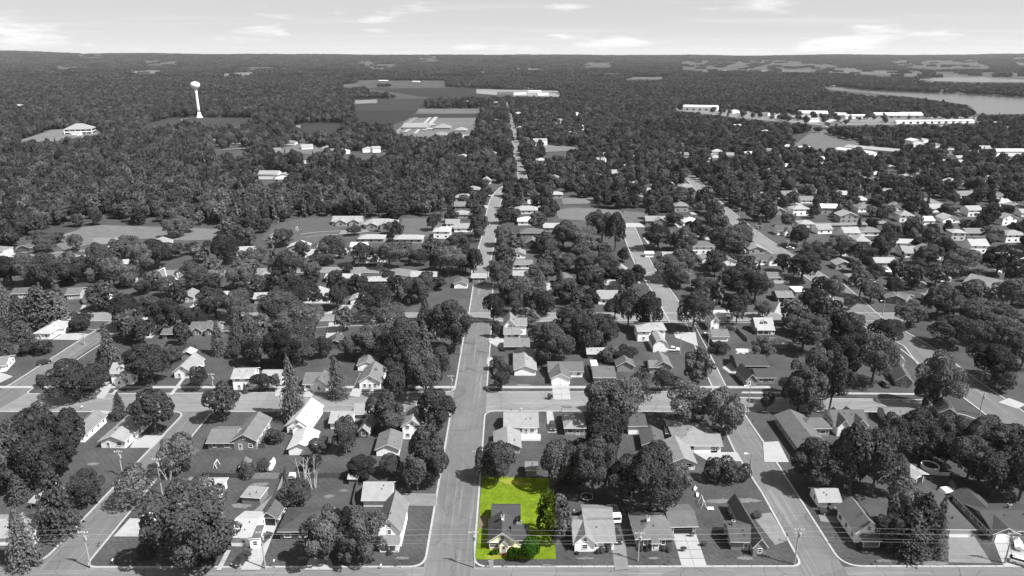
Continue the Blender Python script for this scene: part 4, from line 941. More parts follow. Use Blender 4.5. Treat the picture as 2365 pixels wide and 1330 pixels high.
def trunk_builder(kind, seed):
    r = random.Random(seed); m = MB()
    if kind in 'SP': m.tube((0, 0, 0), (0, 0, .9), .022, .006, 7); return m
    m.tube((0, 0, 0), (.004, .003, .3), .03, .022, 8); m.tube((.004, .003, .3), (0, 0, .62), .022, .012, 7)
    for k in range(7):
        a = r.uniform(0, 6.28); z = r.uniform(.24, .5); l = r.uniform(.18, .34); m.tube((0, 0, z), (math.cos(a) * l, math.sin(a) * l, z + r.uniform(.12, .3)), .013, .004, 5)
    return m
def dead_tree(seed):
    r = random.Random(seed); m = MB()
    for k in range(5):
        a = r.uniform(0, 6.28); b = Vector((math.cos(a) * .08, math.sin(a) * .08, 0)); t = Vector((math.cos(a) * r.uniform(.15, .45), math.sin(a) * r.uniform(.15, .45), r.uniform(.6, 1.0)))
        mid = b.lerp(t, .5) + Vector((0, 0, .08)); m.tube(b, mid, .015, .011, 6); m.tube(mid, t, .011, .004, 6)
        for j in range(3):
            c = Vector((r.uniform(-.16, .16), r.uniform(-.16, .16), r.uniform(.06, .22))); q = mid.lerp(t, r.uniform(.1, .8)); m.tube(q, q + c, .006, .002, 5)
    return m
PROTO = {}
def protos(k, lst, tk):
    PROTO[k] = [(crown_mesh('crown', q, LEAF[k] if k not in 'DH' else (LEAF[k], LEAF['L'], leaf_material('leaves_deep', 0.05, 0.3), leaf_material('leaves_mid', 0.07, 0.4))[i % 4]), trunk_builder(tk, i).mesh('trunk', [M_bark])) for i, q in enumerate(lst)]
protos('D', [crown_round(s, 8500, .035, 12 + s % 5, rz=.47, lob=(.12, .25)) for s in range(1, 8)], 'D')
protos('L', [crown_round(20 + s, 8000, .033, 16, lob=(.11, .19)) for s in range(4)], 'D')
protos('A', [crown_round(40 + s, 2600, .03, 17, lob=(.08, .15)) for s in range(2)], 'D')
protos('W', [crown_round(60 + s, 4200, .042, 20, lob=(.09, .16), zc=.56, rz=.44) for s in range(2)], 'D')
protos('S', [crown_spruce(80 + s, .036, 36, 28, sub=7, pw=.68) for s in range(3)], 'S')
protos('P', [crown_spruce(90 + s, .04, 26, 28, sub=7, pw=.5, droop=-.02, z0=.08) for s in range(3)], 'P')
protos('B', [crown_round(100 + s, 2300, .062, 9, zc=.46, rz=.52, lob=(.2, .3)) for s in range(3)], 'D')
LEAF['G'] = LEAF['L']; LEAF['H'] = LEAF['D']
protos('G', [crown_round(330 + s, 19000, .0225, 22, lob=(.1, .18)) for s in range(2)], 'D'); protos('H', [crown_round(340 + s, 17000, .024, 18, lob=(.12, .2), rz=.44) for s in range(2)], 'D')
PROTO['X'] = [(dead_tree(5).mesh('branches', [material('dead_wood', .4, .15, 2, .9, .1, 8)]), None), (dead_tree(9).mesh('branches', [material('dead_wood', .55)]), None)]

TREES = '''
D 35 975 1120 110;D 100 945 1100 120;D 160 950 1078 90;D 85 1010 1138 110;D 22 1040 1142 90;D 142 1000 1098 100;D -10 985 1120 110
P 47 1098 1164 58;L 80 1092 1132 38;P 142 1082 1240 100;L 205 1082 1172 92;S 58 1172 1306 88;A 318 1066 1172 120;D 420 1004 1098 92;L 452 1112 1306 215;L 500 1150 1300 120;B 340 1250 1286 44;B 425 1285 1312 34;B 462 1282 1310 34;X 390 1062 1108 50
B 575 1066 1102 36;B 612 1062 1088 32;S 662 1072 1108 24;D 688 1112 1178 76;B 722 1048 1084 52;D 838 1058 1113 74;D 905 1052 1102 58;D 985 975 1108 92;D 965 1045 1138 86;D 1003 905 1010 96;D 1005 1020 1125 80;X 700 1062 1130 70;X 725 1058 1128 56
L 752 1176 1306 112;L 842 1166 1302 112;D 795 1170 1262 70;L 810 1215 1310 70
D 1150 1020 1118 92;D 1120 1035 1112 52;D 1288 1016 1132 96;D 1368 1000 1150 132;L 1322 1080 1136 66;A 1291 1110 1152 26;D 1502 1028 1184 172;D 1432 1075 1168 84;D 1560 1060 1165 80;L 1330 1035 1090 80
B 1390 1262 1276 16;B 1404 1258 1276 14;B 1380 1266 1279 12;B 1478 1262 1272 14;B 1494 1264 1273 12;B 1530 1262 1272 16;B 1544 1262 1274 14;B 900 1272 1280 16;B 1332 1272 1281 10;B 1668 1232 1248 16;B 1985 1252 1268 16;B 1745 1180 1196 26;B 1645 1058 1112 46;B 1680 1056 1114 54;B 1712 1066 1110 42
D 1890 1012 1136 122;D 1960 962 1142 110;D 2012 992 1152 100;D 1850 1030 1120 60;D 2080 1104 1240 104;P 2118 1140 1276 92;D 2050 1172 1274 84;P 2096 1175 1290 84;S 2156 1146 1280 56;D 2060 1050 1150 70
D 2232 1012 1116 112;D 2290 1040 1152 112;D 2352 1032 1162 124;D 2340 972 1092 120;D 2262 962 1062 120;D 2182 1002 1078 80;D 2140 1020 1068 44;D 2112 957 1060 110;D 2058 962 1062 90;L 2330 1010 1110 80;D 2200 960 1040 80;D 1985 1040 1120 60
D 175 834 926 122;D 230 828 902 58;L 97 862 899 32;S 278 906 968 42;D 360 900 1004 100;D 352 790 894 108;D 318 800 880 70;L 402 796 842 56;S 263 748 856 56;S 236 806 850 36;B 66 785 818 48;B 100 786 818 48;S 18 738 826 50;P 52 740 792 56;D 462 846 902 50;B 345 888 902 22;D 190 720 766 62;B 432 795 812 40;L 205 872 905 40
D 518 880 978 80;S 680 822 967 76;D 606 856 906 48;S 567 884 908 17;S 782 820 918 64;D 600 762 852 84;D 660 756 852 108;D 702 742 842 92;D 745 768 832 54;S 508 742 820 46;S 550 716 812 56;B 540 802 826 36;L 574 790 842 42;L 812 772 836 52;D 850 748 832 82;D 905 742 832 100;D 935 730 852 100;D 920 824 932 72;D 892 900 1002 80;D 906 942 1008 58;L 800 957 1052 74;D 740 1006 1056 52;B 635 990 1022 46;D 640 865 906 26;D 640 700 770 70
S 986 736 882 62;D 1050 684 818 118;D 985 812 926 92;D 1022 802 882 58;D 955 790 900 80;D 1149 820 860 38;D 1157 857 906 46;D 1169 842 882 36;L 1145 737 784 28;D 1270 735 838 92;L 1330 702 818 110;L 1390 722 806 84;D 1302 772 838 60;D 1252 792 848 48;D 1392 866 992 104;D 1398 930 1062 106;D 1430 862 992 96;L 1345 1012 1070 70;B 1270 908 922 14;D 1365 760 820 60
A 1470 850 955 76;W 1605 800 896 98;D 1590 880 988 116;D 1664 896 1018 96;D 1530 852 908 54;D 1768 904 954 34;L 1842 830 955 96;D 1880 800 930 90;D 1872 860 962 84;L 1762 776 828 70;L 1852 722 816 106;B 1666 786 816 40;B 1640 800 817 18;L 1400 880 960 60;B 1300 1010 1040 30;D 1690 940 1006 50;D 1445 800 842 60;B 1405 800 835 50
D 1930 762 902 104;D 1915 810 952 90;D 2012 768 892 118;D 2042 736 804 80;D 2160 812 948 112;D 2130 860 950 60;D 2202 742 806 108;D 2290 790 884 124;L 2312 850 908 60;D 2312 742 796 92;D 2360 760 850 90;D 1960 740 800 70;D 2110 940 1010 70;D 2260 740 800 60
D 178 540 585 38;D 112 540 586 60;D 95 528 570 50;L 410 496 552 66;D 438 505 540 40;D 30 586 664 70;D 72 582 668 80;D 122 582 670 80;D 166 602 662 68;D 192 590 642 48;D 240 556 654 78;D 266 592 672 68;L 292 546 602 78;L 332 552 642 68;D 370 546 624 78;D 398 560 602 58;L 446 556 592 46;S 20 642 766 58;S 52 682 764 70;P 100 662 762 86;P 132 672 758 88;D 230 656 702 58;D 296 676 768 80;D 350 676 742 78;D 396 682 772 88;D 440 702 762 58;D 330 642 684 48;D 450 602 674 78;D 300 612 668 60;D 395 640 690 60
D 520 546 612 98;L 576 572 624 58;L 560 606 672 78;D 500 672 738 108;D 556 668 744 78;L 655 526 572 58;D 700 556 602 37;D 665 576 662 76;D 722 606 644 56;D 770 542 614 80;D 840 562 618 58;D 900 572 624 88;D 802 602 634 40;D 700 642 722 118;D 640 684 752 116;D 700 702 792 118;D 780 656 718 58;D 870 652 742 88;D 912 702 784 88;D 896 622 654 40;D 780 622 658 24;S 480 585 620 30;D 600 570 610 40;D 740 580 620 50;D 820 520 548 36;D 905 515 545 40
L 1000 490 537 42;D 1060 532 602 78;D 1105 490 552 58;D 1035 566 642 84;D 1076 562 634 54;L 1000 546 592 50;L 970 572 617 50;L 1165 516 572 56;L 1155 576 612 36;D 1150 602 668 58;D 1270 556 599 46;D 1300 506 578 78;D 1350 522 584 78;L 1390 482 564 78;D 1310 586 628 58;D 1352 578 632 68;D 1400 582 642 68;D 1250 606 652 58;S 1246 622 658 38;S 1292 612 682 38;D 1300 642 684 58;D 1140 666 748 46;D 1094 575 640 46;D 1106 520 562 34;L 1160 540 592 40;D 1186 666 732 58;L 1226 662 728 68;D 1260 662 732 58;S 985 682 742 50;L 968 632 702 88;L 1010 636 672 48;B 1192 606 620 10;B 1200 606 620 10;D 1160 480 520 40;L 1240 540 560 20
D 1420 492 584 50;D 1520 516 582 78;D 1580 522 584 58;D 1602 502 564 48;D 1546 592 654 88;D 1570 572 644 68;L 1650 592 642 46;D 1700 522 584 88;D 1662 532 584 48;B 1650 582 606 42;B 1690 580 606 44;D 1570 626 668 48;D 1630 642 694 68;D 1660 662 698 30;D 1702 606 694 98;D 1742 632 704 78;D 1600 670 772 90;D 1496 666 772 66;D 1450 652 762 78;D 1700 682 754 58;L 1760 692 738 48;D 1850 592 654 108;D 1866 662 724 58;D 1840 516 574 58;D 1880 560 610 60;D 1420 690 740 50
D 1920 632 700 50;D 1985 560 610 70;D 1940 545 602 80;D 2000 590 625 30;S 2012 598 624 24;D 2045 530 590 50;D 2140 560 615 70;D 2180 545 612 70;D 2220 575 640 90;D 2300 560 640 100;D 2350 590 680 90;D 2330 640 730 100;D 2160 650 740 90;D 2060 640 690 40;D 1985 622 690 60;D 2010 650 700 60;D 2120 600 640 40;D 2100 700 760 70;L 2250 690 770 110;D 2200 680 740 80;D 1905 690 740 60;D 1970 720 770 50;D 1960 690 720 30;D 2300 700 770 90
'''
_rt = random.Random(11)
KIND = {'D': ('dark leafy tree', 'tree'), 'L': ('light leafy tree', 'tree'), 'A': ('thin airy tree', 'tree'), 'W': ('weeping tree', 'tree'), 'S': ('pointed spruce', 'tree'), 'P': ('broad pine', 'tree'), 'B': ('rounded bush', 'bush'), 'X': ('dead bare tree', 'tree')}
tree_recs = []
def plant(kind, pos, w, h, crown=None, trunk=None):
    t = empty({'B': 'bush', 'S': 'spruce_tree', 'P': 'pine_tree', 'X': 'dead_tree'}.get(kind, 'leafy_tree'), pos)
    cm, tm = _rt.choice(PROTO[{'L': 'G', 'D': 'H'}.get(kind, kind) if w > 14.5 else kind]); a = _rt.uniform(0, 6.28); lean = (_rt.uniform(-.03, .03), _rt.uniform(-.03, .03))
    sc = (w * _rt.uniform(.88, 1.12), w * _rt.uniform(.84, 1.12), h)
    for nm, me in (('crown' if kind != 'X' else 'branches', crown or cm), ('trunk', trunk or tm)):
        if me is None: continue
        o = link(nm, me, t); o.scale = sc; o.rotation_euler = (lean[0], lean[1], a)
    tree_recs.append((t, kind, pos, w, h)); return t
_treepos = []
for tok in TREES.replace('\n', ';').split(';'):
    q = tok.split()
    if len(q) < 5: continue
    k = q[0]; x, ty, by, w = map(float, q[1:5]); p = at(x, by - (0.0 if k in 'SBX' else 4)); p.x = at(x + (1182.5 - x) * 0.0, by).x * (p.y * CP + CAM_H * SP) / (at(x, by).y * CP + CAM_H * SP)
    h = max(1.2, height_at(p.y, ty)); wm = w * mpp(p.y)
    if k in 'DLAW': h = max(h, wm * .72)
    plant(k, p, wm, h); _treepos.append((p.x, p.y, wm / 2))
# more houses of the middle rows, each with its drive
MID = {}
rm = random.Random(77); tp_ = np.array(_treepos); rd_ = np.array([r[0] for r in _roads]); rw_ = np.array([r[1] for r in _roads]); placed = []
GAPS = [poly_px(l.split('|')[1]) for l in FIELDS.strip().splitlines()] + [poly_px('590,575 590,500 1040,500 1040,480 0,480 0,540 520,560')]
def in_poly(px, py, poly):
    c = False
    for i in range(len(poly)):
        x0, y0 = poly[i]; x1, y1 = poly[i - 1]
        if (y0 > py) != (y1 > py) and px < (x1 - x0) * (py - y0) / (y1 - y0) + x0: c = not c
    return c
for tr in range(2600):
    y = rm.uniform(300, 860); x = rm.uniform(-.76, .76) * y; px, py = pix(x, y)
    if not (-20 < px < 2385) or (px < 1040 and y > 440) or any(in_poly(px, py, g) for g in GAPS): continue
    if (np.hypot(rd_[:, 0] - x, rd_[:, 1] - y) < rw_ + 9).any() or any(math.hypot(a - x, b - y) < math.hypot(c, d) + 8 for a, b, c, d, e, f_ in _FOOT) or (np.hypot(tp_[:, 0] - x, tp_[:, 1] - y) < tp_[:, 2] * .75 + 3.5).any(): continue
    band = ('left of the centre street end' if px < 1040 else 'between the curving and middle roads' if px < 1480 else 'either side of the diagonal street' if y > 450 else 'in the yards by the wide right road') if y < 620 else ('beyond the curving road' if px < 1560 else 'high on the right-hand slope')
    L_ = MID.setdefault(band, [])
    if len(L_) >= {'left of the centre street end': 15, 'between the curving and middle roads': 8, 'beyond the curving road': 6, 'high on the right-hand slope': 6}.get(band, 9): continue
    L_.append((px, x, y)); _FOOT.append((x, y, 6, 5, 0, 5))
for band, L_ in MID.items():
    for i, (px, x, y) in enumerate(sorted(L_)):
        w = rm.uniform(9, 13); D = rm.uniform(7.5, 10); a, b = pix(x - w / 2, y - D / 2), pix(x + w / 2, y - D / 2); tone = rm.choice((.2, .3, .42, .5, .55, .6, .7)); kd = rm.choice(('gx', 'gx', 'gy', 'hip'))
        wd = 'dark' if tone < .34 else 'grey' if tone < .5 else 'pale'
        build_house((a[0], a[1], b[0], b[1], D, rm.choice((2.7, 2.8, 3.0, 4.6)), kd, rm.uniform(1.6, 2.6), tone, rm.choice((.5, .7, .8, .8))), '%s-roofed house, %s from left %s' % (wd, WORD[i], band), {'c': [[.4, .5]]} if rm.random() < .3 else {}, group='houses ' + band, lod=1 if y < 600 else 2)
        s = rm.choice((-1, 1)); X = x + s * (w / 2 + 2.6); sheet('driveway', None, .13 + .001 * i, M_concrete, world=[Vector((X - 1.8, y - D / 2 - 9, 0)), Vector((X + 1.8, y - D / 2 - 9, 0)), Vector((X + 1.8, y + 2, 0)), Vector((X - 1.8, y + 2, 0))])
# planting on the green lot: round bush, shrubs, and the conifer on the boundary (its near side stands on the lot)
def green(kind, x, ty, by, w, mat, seed, fn, label):
    p = at(x, by); h = height_at(p.y, ty); m = crown_mesh('crown', fn, mat); t = plant(kind, p, w * mpp(p.y), h, crown=m, trunk=PROTO['B'][0][1] if kind == 'B' else None); t['label'] = label; return t
green('B', 1228, 1237, 1291, 62, GREEN['B'], 1, crown_round(301, 4200, .05, 3, zc=.48, rz=.5, lob=(.34, .4)), 'large round clipped green bush before the cream house')
green('B', 1186, 1260, 1291, 34, GREEN['B'], 2, crown_round(302, 1800, .08, 7, zc=.46, rz=.5, lob=(.22, .3)), 'smaller bushy green shrub beside the front door')
green('B', 1137, 1270, 1281, 14, GREEN['B'], 3, crown_round(303, 900, .11, 5, zc=.46, rz=.5), 'low green shrub at the cream house left corner')
green('B', 1147, 1271, 1280, 12, GREEN['B'], 4, crown_round(304, 900, .11, 5, zc=.46, rz=.5), 'low green shrub left of the brick steps')
green('B', 1169, 1276, 1287, 9, GREEN['Y'], 5, crown_round(305, 700, .13, 5, zc=.46, rz=.5), 'bright yellow shrub beside the brick steps')
q = crown_round(306, 12000, .036, 22, rx=.5, zc=.46, rz=.54, lob=(.13, .22)); lt = q.mean(1); k_ = .5 - np.clip(lt[:, 2] - .3, 0, 1) * .48
rr = np.hypot(lt[:, 0], lt[:, 1]); keep = rr < k_ + .04; q = q[keep]
cone = crown_mesh('crown', q, GREEN['S']); cone.materials.append(LEAF['L'])
cx_ = q.mean(1)[:, 0]; cone.polygons.foreach_set('material_index', (cx_ > .04).astype(np.int32))
tt = plant('L', at(1276, 1252), 98 * mpp(at(1276, 1252).y), height_at(at(1276, 1252).y, 1116), crown=cone, trunk=PROTO['S'][0][1])
for c in tt.children: c.rotation_euler = (0, 0, 0)
tt['label'] = 'conical tree on the right boundary of the green lot'

# labels: look, then place beside the nearest house
hx = np.array([(a, b) for a, b, c, d in HOUSES]); tally = {}
def place_words(dx, dy): return ('right of' if dx > 0 else 'left of') if abs(dx) > abs(dy) else ('behind' if dy > 0 else 'before')
for t, k, p, w, h in sorted(tree_recs, key=lambda r: r[2].y):
    kd = KIND[k]; t['category'] = kd[1]; t['group'] = {'tree': 'trees along the streets and yards', 'bush': 'bushes in the yards'}[kd[1]]
    if 'label' in t: continue
    d = np.hypot(hx[:, 0] - p.x, hx[:, 1] - p.y); size = 'tall ' if h > 15 and k != 'B' else 'small ' if h < 6 and k != 'B' else ''
    for j in np.argsort(d)[:80]:
        if len(HOUSES[j][3].split()) > 8: continue
        key = (kd[0], size, place_words(p.x - hx[j, 0], p.y - hx[j, 1]), int(j))
        if len(tally.get(key, [])) >= 6: continue
        tally.setdefault(key, []).append(t); break
for (kn, size, pw, j), L_ in tally.items():
    for n, t in enumerate(L_): t['label'] = '%s%s%s %s the %s' % (WORD[n] + ' ' if len(L_) > 1 else '', size, kn, pw, HOUSES[j][3])

# ------------------------------------------------------------------ woods: thousands of trees, one object each wood
src = bpy.data.collections.new('tree_sources')
def stuff_proto(name, quads, mat, tk):
    tb = trunk_builder(tk, 3); n = len(quads); base = quads.reshape(-1, 3); v = [tuple(a) for a in base]; f = [tuple(range(4 * i, 4 * i + 4)) for i in range(n)]; o = len(v)
    v += tb.v; f += [tuple(a + o for a in g) for g in tb.f]
    m = make_mesh(name, v, f, [mat, M_bark], [0] * n + [1] * len(tb.f)); ob = bpy.data.objects.new(name, m); src.objects.link(ob); return ob
for i in range(4): stuff_proto('a%d_leafy' % i, crown_round(200 + i, 1700, .078, 11, zc=.54, rz=.47), (LEAF['D'], leaf_material('leaves_deep', 0.05, 0.3), LEAF['D'], leaf_material('leaves_mid', 0.07, 0.4))[i], 'D')
for i in range(3): stuff_proto('b%d_light' % i, crown_round(210 + i, 1300, .08, 14, lob=(.11, .19)), LEAF['L'], 'D')
for i in range(2): stuff_proto('c%d_spruce' % i, crown_spruce(220 + i, .13, 12, 9, sub=3), LEAF['S'], 'S')
for i in range(3): stuff_proto('d%d_far' % i, crown_round(230 + i, 260, .2, 8, zc=.55, rz=.45), LEAF['D'], 'D')
def clump(seed):
    rg = np.random.default_rng(seed); Q = []
    for k in range(34):
        c = crown_round(seed * 50 + k, 70, .42, 6, zc=.5, rz=.5); w = rg.uniform(9, 14); h = rg.uniform(11, 19); c = c * np.array([w, w, h]) + np.array([rg.uniform(-38, 38), rg.uniform(-38, 38), -1]); Q.append(c)
    m = crown_mesh('e%d_clump' % seed, np.concatenate(Q), LEAF['D']); ob = bpy.data.objects.new('e%d_clump' % seed, m); src.objects.link(ob)
for s in range(3): clump(s + 1)
N_SRC = [o.name for o in src.objects]
def wood(name, label, pts, scl, rot, idx):
    m = bpy.data.meshes.new(name); n = len(pts); m.vertices.add(n); m.vertices.foreach_set('co', pts.astype(np.float32).reshape(-1))
    a = m.attributes.new('tree_scale', 'FLOAT_VECTOR', 'POINT'); a.data.foreach_set('vector', scl.astype(np.float32).reshape(-1))
    a = m.attributes.new('tree_turn', 'FLOAT_VECTOR', 'POINT'); r3 = np.zeros((n, 3), np.float32); r3[:, 2] = rot; a.data.foreach_set('vector', r3.reshape(-1))
    a = m.attributes.new('tree_kind', 'INT', 'POINT'); a.data.foreach_set('value', idx.astype(np.int32)); m.update()
    o = link(name, m, kind='stuff', label=label, category='woodland'); g = bpy.data.node_groups.new(name, 'GeometryNodeTree')
    g.interface.new_socket('Geometry', in_out='INPUT', socket_type='NodeSocketGeometry'); g.interface.new_socket('Geometry', in_out='OUTPUT', socket_type='NodeSocketGeometry')
    N = g.nodes.new; gi, go = N('NodeGroupInput'), N('NodeGroupOutput'); ip = N('GeometryNodeInstanceOnPoints'); ci = N('GeometryNodeCollectionInfo')
    ci.inputs['Collection'].default_value = src; ci.inputs['Separate Children'].default_value = True; ci.inputs['Reset Children'].default_value = True; ci.transform_space = 'ORIGINAL'
    def na(nm, dt): x = N('GeometryNodeInputNamedAttribute'); x.data_type = dt; x.inputs['Name'].default_value = nm; return x.outputs['Attribute']
    ip.inputs['Pick Instance'].default_value = True
    K = g.links.new; K(gi.outputs[0], ip.inputs['Points']); K(ci.outputs[0], ip.inputs['Instance']); K(na('tree_kind', 'INT'), ip.inputs['Instance Index'])
    K(na('tree_turn', 'FLOAT_VECTOR'), ip.inputs['Rotation']); K(na('tree_scale', 'FLOAT_VECTOR'), ip.inputs['Scale']); K(ip.outputs[0], go.inputs[0])
    md = o.modifiers.new('trees', 'NODES'); md.node_group = g; return o
def inside(px, py, poly):
    r = np.zeros(len(px), bool); n = len(poly)
    for i in range(n):
        x0, y0 = poly[i]; x1, y1 = poly[(i + 1) % n]
        c = ((y0 > py) != (y1 > py)) & (px < (x1 - x0) * (py - y0) / (y1 - y0 + 1e-12) + x0); r ^= c
    return r
CLEAR = [poly_px(l.split('|')[1]) for l in FIELDS.strip().splitlines() if '1880,300' not in l]
CLEAR += [poly_px('1885,200 1935,200 2000,208 2060,211 2110,213 2180,216 2240,218 2300,222 2380,226 2440,232 2440,262 2290,265 2255,263 2246,250 2235,243 2170,233 2100,224 2000,215 1925,207'),
          poly_px('2106,182 2180,179 2290,178 2440,180 2440,190 2250,190 2150,187'), poly_px('470,352 545,345 600,355 540,362'), poly_px('625,405 660,402 670,420 600,432 575,428'), poly_px('820,350 900,345 905,362 800,372 780,368')]
# woods reach down to this line; below it the trees were planted one by one
WOOD_EDGE = poly_px('-400,120 -400,575 0,560 60,530 150,508 230,498 330,500 430,505 520,522 590,525 640,508 760,500 950,500 1035,500 1040,470 1050,425 1100,410 1190,405 1200,360 1150,300 1110,250 950,240 800,240 800,120')
rs = np.random.default_rng(5)
rd = np.array([r[0] for r in _roads]); rw = np.array([r[1] for r in _roads]); ft = np.array([(a, b, math.hypot(c, d)) for a, b, c, d, e, f_ in _FOOT]); tp = np.array(_treepos)
def near_mask(P, C_, R, extra):
    out = np.zeros(len(P), bool)
    for i in range(0, len(P), 4000):
        d = np.hypot(P[i:i + 4000, None, 0] - C_[None, :, 0], P[i:i + 4000, None, 1] - C_[None, :, 1]); out[i:i + 4000] = (d < R[None, :] + extra).any(1)
    return out
# screen boxes of the far houses, so that random trees do not stand right before them
HB = []
for a, b, c, d, e, hh in _FOOT:
    if b > 380:
        k = mpp(b); x_, y_ = pix(a, b, hh * .6); HB.append((x_, y_, c / k * .7, hh * .3 / k + 1, b))
HB = np.array(HB)
def blocks_house(P, hgt, wid):
    out = np.zeros(len(P), bool); px, py = pix(P[:, 0], P[:, 1], 0.0); _, ty = pix(P[:, 0], P[:, 1], hgt); k = mpp(P[:, 1])
    for i in range(0, len(P), 4000):
        s = slice(i, i + 4000); dx = np.abs(px[s, None] - HB[None, :, 0]) < HB[None, :, 2] + (wid[s] / k[s] * .2)[:, None]
        dy = (ty[s, None] < HB[None, :, 1] + HB[None, :, 3]) & (py[s, None] > HB[None, :, 1] - HB[None, :, 3]); fr = P[s, None, 1] < HB[None, :, 4]
        out[s] = (dx & dy & fr).any(1)
    return out
def scatter(y0, y1, step, keepf):
    ys = np.arange(y0, y1, step); P = []
    for y in ys:
        h = .80 * y + 60; xs = np.arange(-h, h, step); P.append(np.stack([xs, np.full(len(xs), y)], 1))
    P = np.concatenate(P); P += rs.uniform(-.48, .48, P.shape) * step; px, py = pix(P[:, 0], P[:, 1]); k = keepf(P, px, py); return P[k]
def not_clear(P, px, py, h=12.0):
    r = np.ones(len(px), bool); tx, ty = pix(P[:, 0], P[:, 1], h * .85)
    for c in CLEAR:
        hit = inside(px, py, c)
        for q in (.33, .66, 1.0): hit |= inside(px + (tx - px) * q, py + (ty - py) * q, c)
        r &= ~hit
    return r | ((py < 182) & (rs.random(len(px)) < .07)) | (inside(px, py, CLEAR[16]) & (rs.random(len(px)) < .16))
def finish(name, label, P, wmin, wmax, hmin, hmax, pal, prob, avoid=True):
    n = len(P); w = rs.uniform(wmin, wmax, n); h = rs.uniform(hmin, hmax, n) * (.6 + .4 * (w - wmin) / (wmax - wmin)) + 2
    kind = rs.choice(len(pal), n, p=prob); idx = np.array([N_SRC.index(rs.choice(pal[k])) for k in kind])
    con = np.array(['spruce' in N_SRC[i] for i in idx]); w = np.where(con, w * .6, w)
    if avoid:
        k = ~blocks_house(P, h, w) | (rs.random(n) < (np.where(P[:, 1] > 750, .3, .5) if name != 'forest' else 0.3)) & (P[:, 1] > 520); P, w, h, idx = P[k], w[k], h[k], idx[k]
    z = ridge_h(P[:, 0], P[:, 1])
    return wood(name, label, np.column_stack([P, z]), np.column_stack([w, w, h]), rs.uniform(0, 6.28, len(P)), idx)
LEAFY = [s for s in N_SRC if s.startswith('a')]; LIGHT = [s for s in N_SRC if s.startswith('b')]; SPR = [s for s in N_SRC if s.startswith('c')]; FARL = [s for s in N_SRC if s.startswith('d')]; CLMP = [s for s in N_SRC if s.startswith('e')]
# forest on the left
P = scatter(380, 1900, 7.6, lambda P, px, py: inside(px, py, WOOD_EDGE) & not_clear(P, px, py) & (px > -150))
P = P[~near_mask(P, rd, rw, 4)]; P = P[~near_mask(P, ft[:, :2], ft[:, 2], 3)]
finish('forest', 'dense forest covering the left hillside', P, 8, 13, 10, 17, [LEAFY, LIGHT, SPR], [.52, .36, .12])
# town trees beyond the hand-planted ones
def town_keep(P, px, py): return (~inside(px, py, WOOD_EDGE)) & not_clear(P, px, py) & (py < 800) & (px > -150) & (px < 2520) & ((py < 490) | (rs.random(len(px)) < .55))
P = scatter(255, 1900, 9.0, town_keep); P = P[~near_mask(P, rd, rw, 3.5) & ((P[:, 1] < 640) | ~near_mask(P, rd, rw, 1.5)) | (P[:, 1] > 640) & ~near_mask(P, rd, rw, 1.5)]; P = P[~near_mask(P, ft[:, :2], ft[:, 2], 2.0)]; P = P[~near_mask(P, tp[:, :2], tp[:, 2], 0.5)]
P = P[rs.random(len(P)) < np.where(P[:, 1] > 900, .92, .82)]
finish('town_treetops', 'treetops filling the far town', P, 7.5, 14, 8, 13.5, [LEAFY, LIGHT, SPR], [.66, .26, .08])
# woods out to the horizon
def far_keep(P, px, py): return not_clear(P, px, py, 18.0) & (px > -150) & (px < 2520)
P = scatter(1900, 3600, 12.5, far_keep); P = P[~near_mask(P, ft[:, :2], ft[:, 2], 4)]
finish('distant_woodland', 'distant woodland spread towards the horizon', P, 11, 16, 10, 15, [FARL], [1.0])
P = scatter(3600, 12300, 74, far_keep); n = len(P); keep = rs.random(n) < .93; P = P[keep]; n = len(P)
s = rs.uniform(.8, 1.15, n)
wood('horizon_woodland', 'wooded ridge along the horizon', np.column_stack([P, ridge_h(P[:, 0], P[:, 1])]), np.column_stack([s * (1 + (P[:, 1] > 7000) * .4), s, s * rs.uniform(.7, 1.15, n)]), rs.uniform(0, 6.28, n), np.array([N_SRC.index(rs.choice(CLMP)) for _ in range(n)]))

# ------------------------------------------------------------------ vehicles
def paint(t): return material('car_paint_%d' % round(t * 1000), t, 0.04, 1.5, 0.3, 0.03, 8, spec=0.6)
def wheel(parent, x, y, r):
    if ('wh', r) not in _cache:
        a = MB(); a.tube((-.11, 0, 0), (.11, 0, 0), r, r, 14); b = MB(); b.tube((-.12, 0, 0), (.12, 0, 0), r * .6, r * .6, 10); _cache[('wh', r)] = (a.mesh('tyre', [M_tyre]), b.mesh('rim', [M_metal]))
    a, b = _cache[('wh', r)]; o = link('wheel', a, parent, (x, y, r)); link('rim', b, o)
CARS = {  # profile points along the length (front at y=-), body then cabin
    'sedan': (4.7, 1.8, [(-2.35, .35), (-2.3, .72), (-1.0, .92), (1.6, .95), (2.3, .85), (2.35, .4)], [(-1.1, .9), (-.35, 1.42), (.9, 1.44), (1.75, .94)], .32),
    'suv': (4.7, 1.9, [(-2.35, .4), (-2.3, .9), (-1.1, 1.05), (2.2, 1.1), (2.35, .9), (2.35, .42)], [(-1.2, 1.03), (-.5, 1.68), (1.9, 1.7), (2.25, 1.08)], .37),
    'pickup': (5.5, 1.95, [(-2.75, .45), (-2.7, 1.0), (-1.3, 1.12), (2.7, 1.12), (2.75, .5)], [(-1.4, 1.1), (-.7, 1.75), (.5, 1.78), (.75, 1.1)], .4)}
_pl = {}
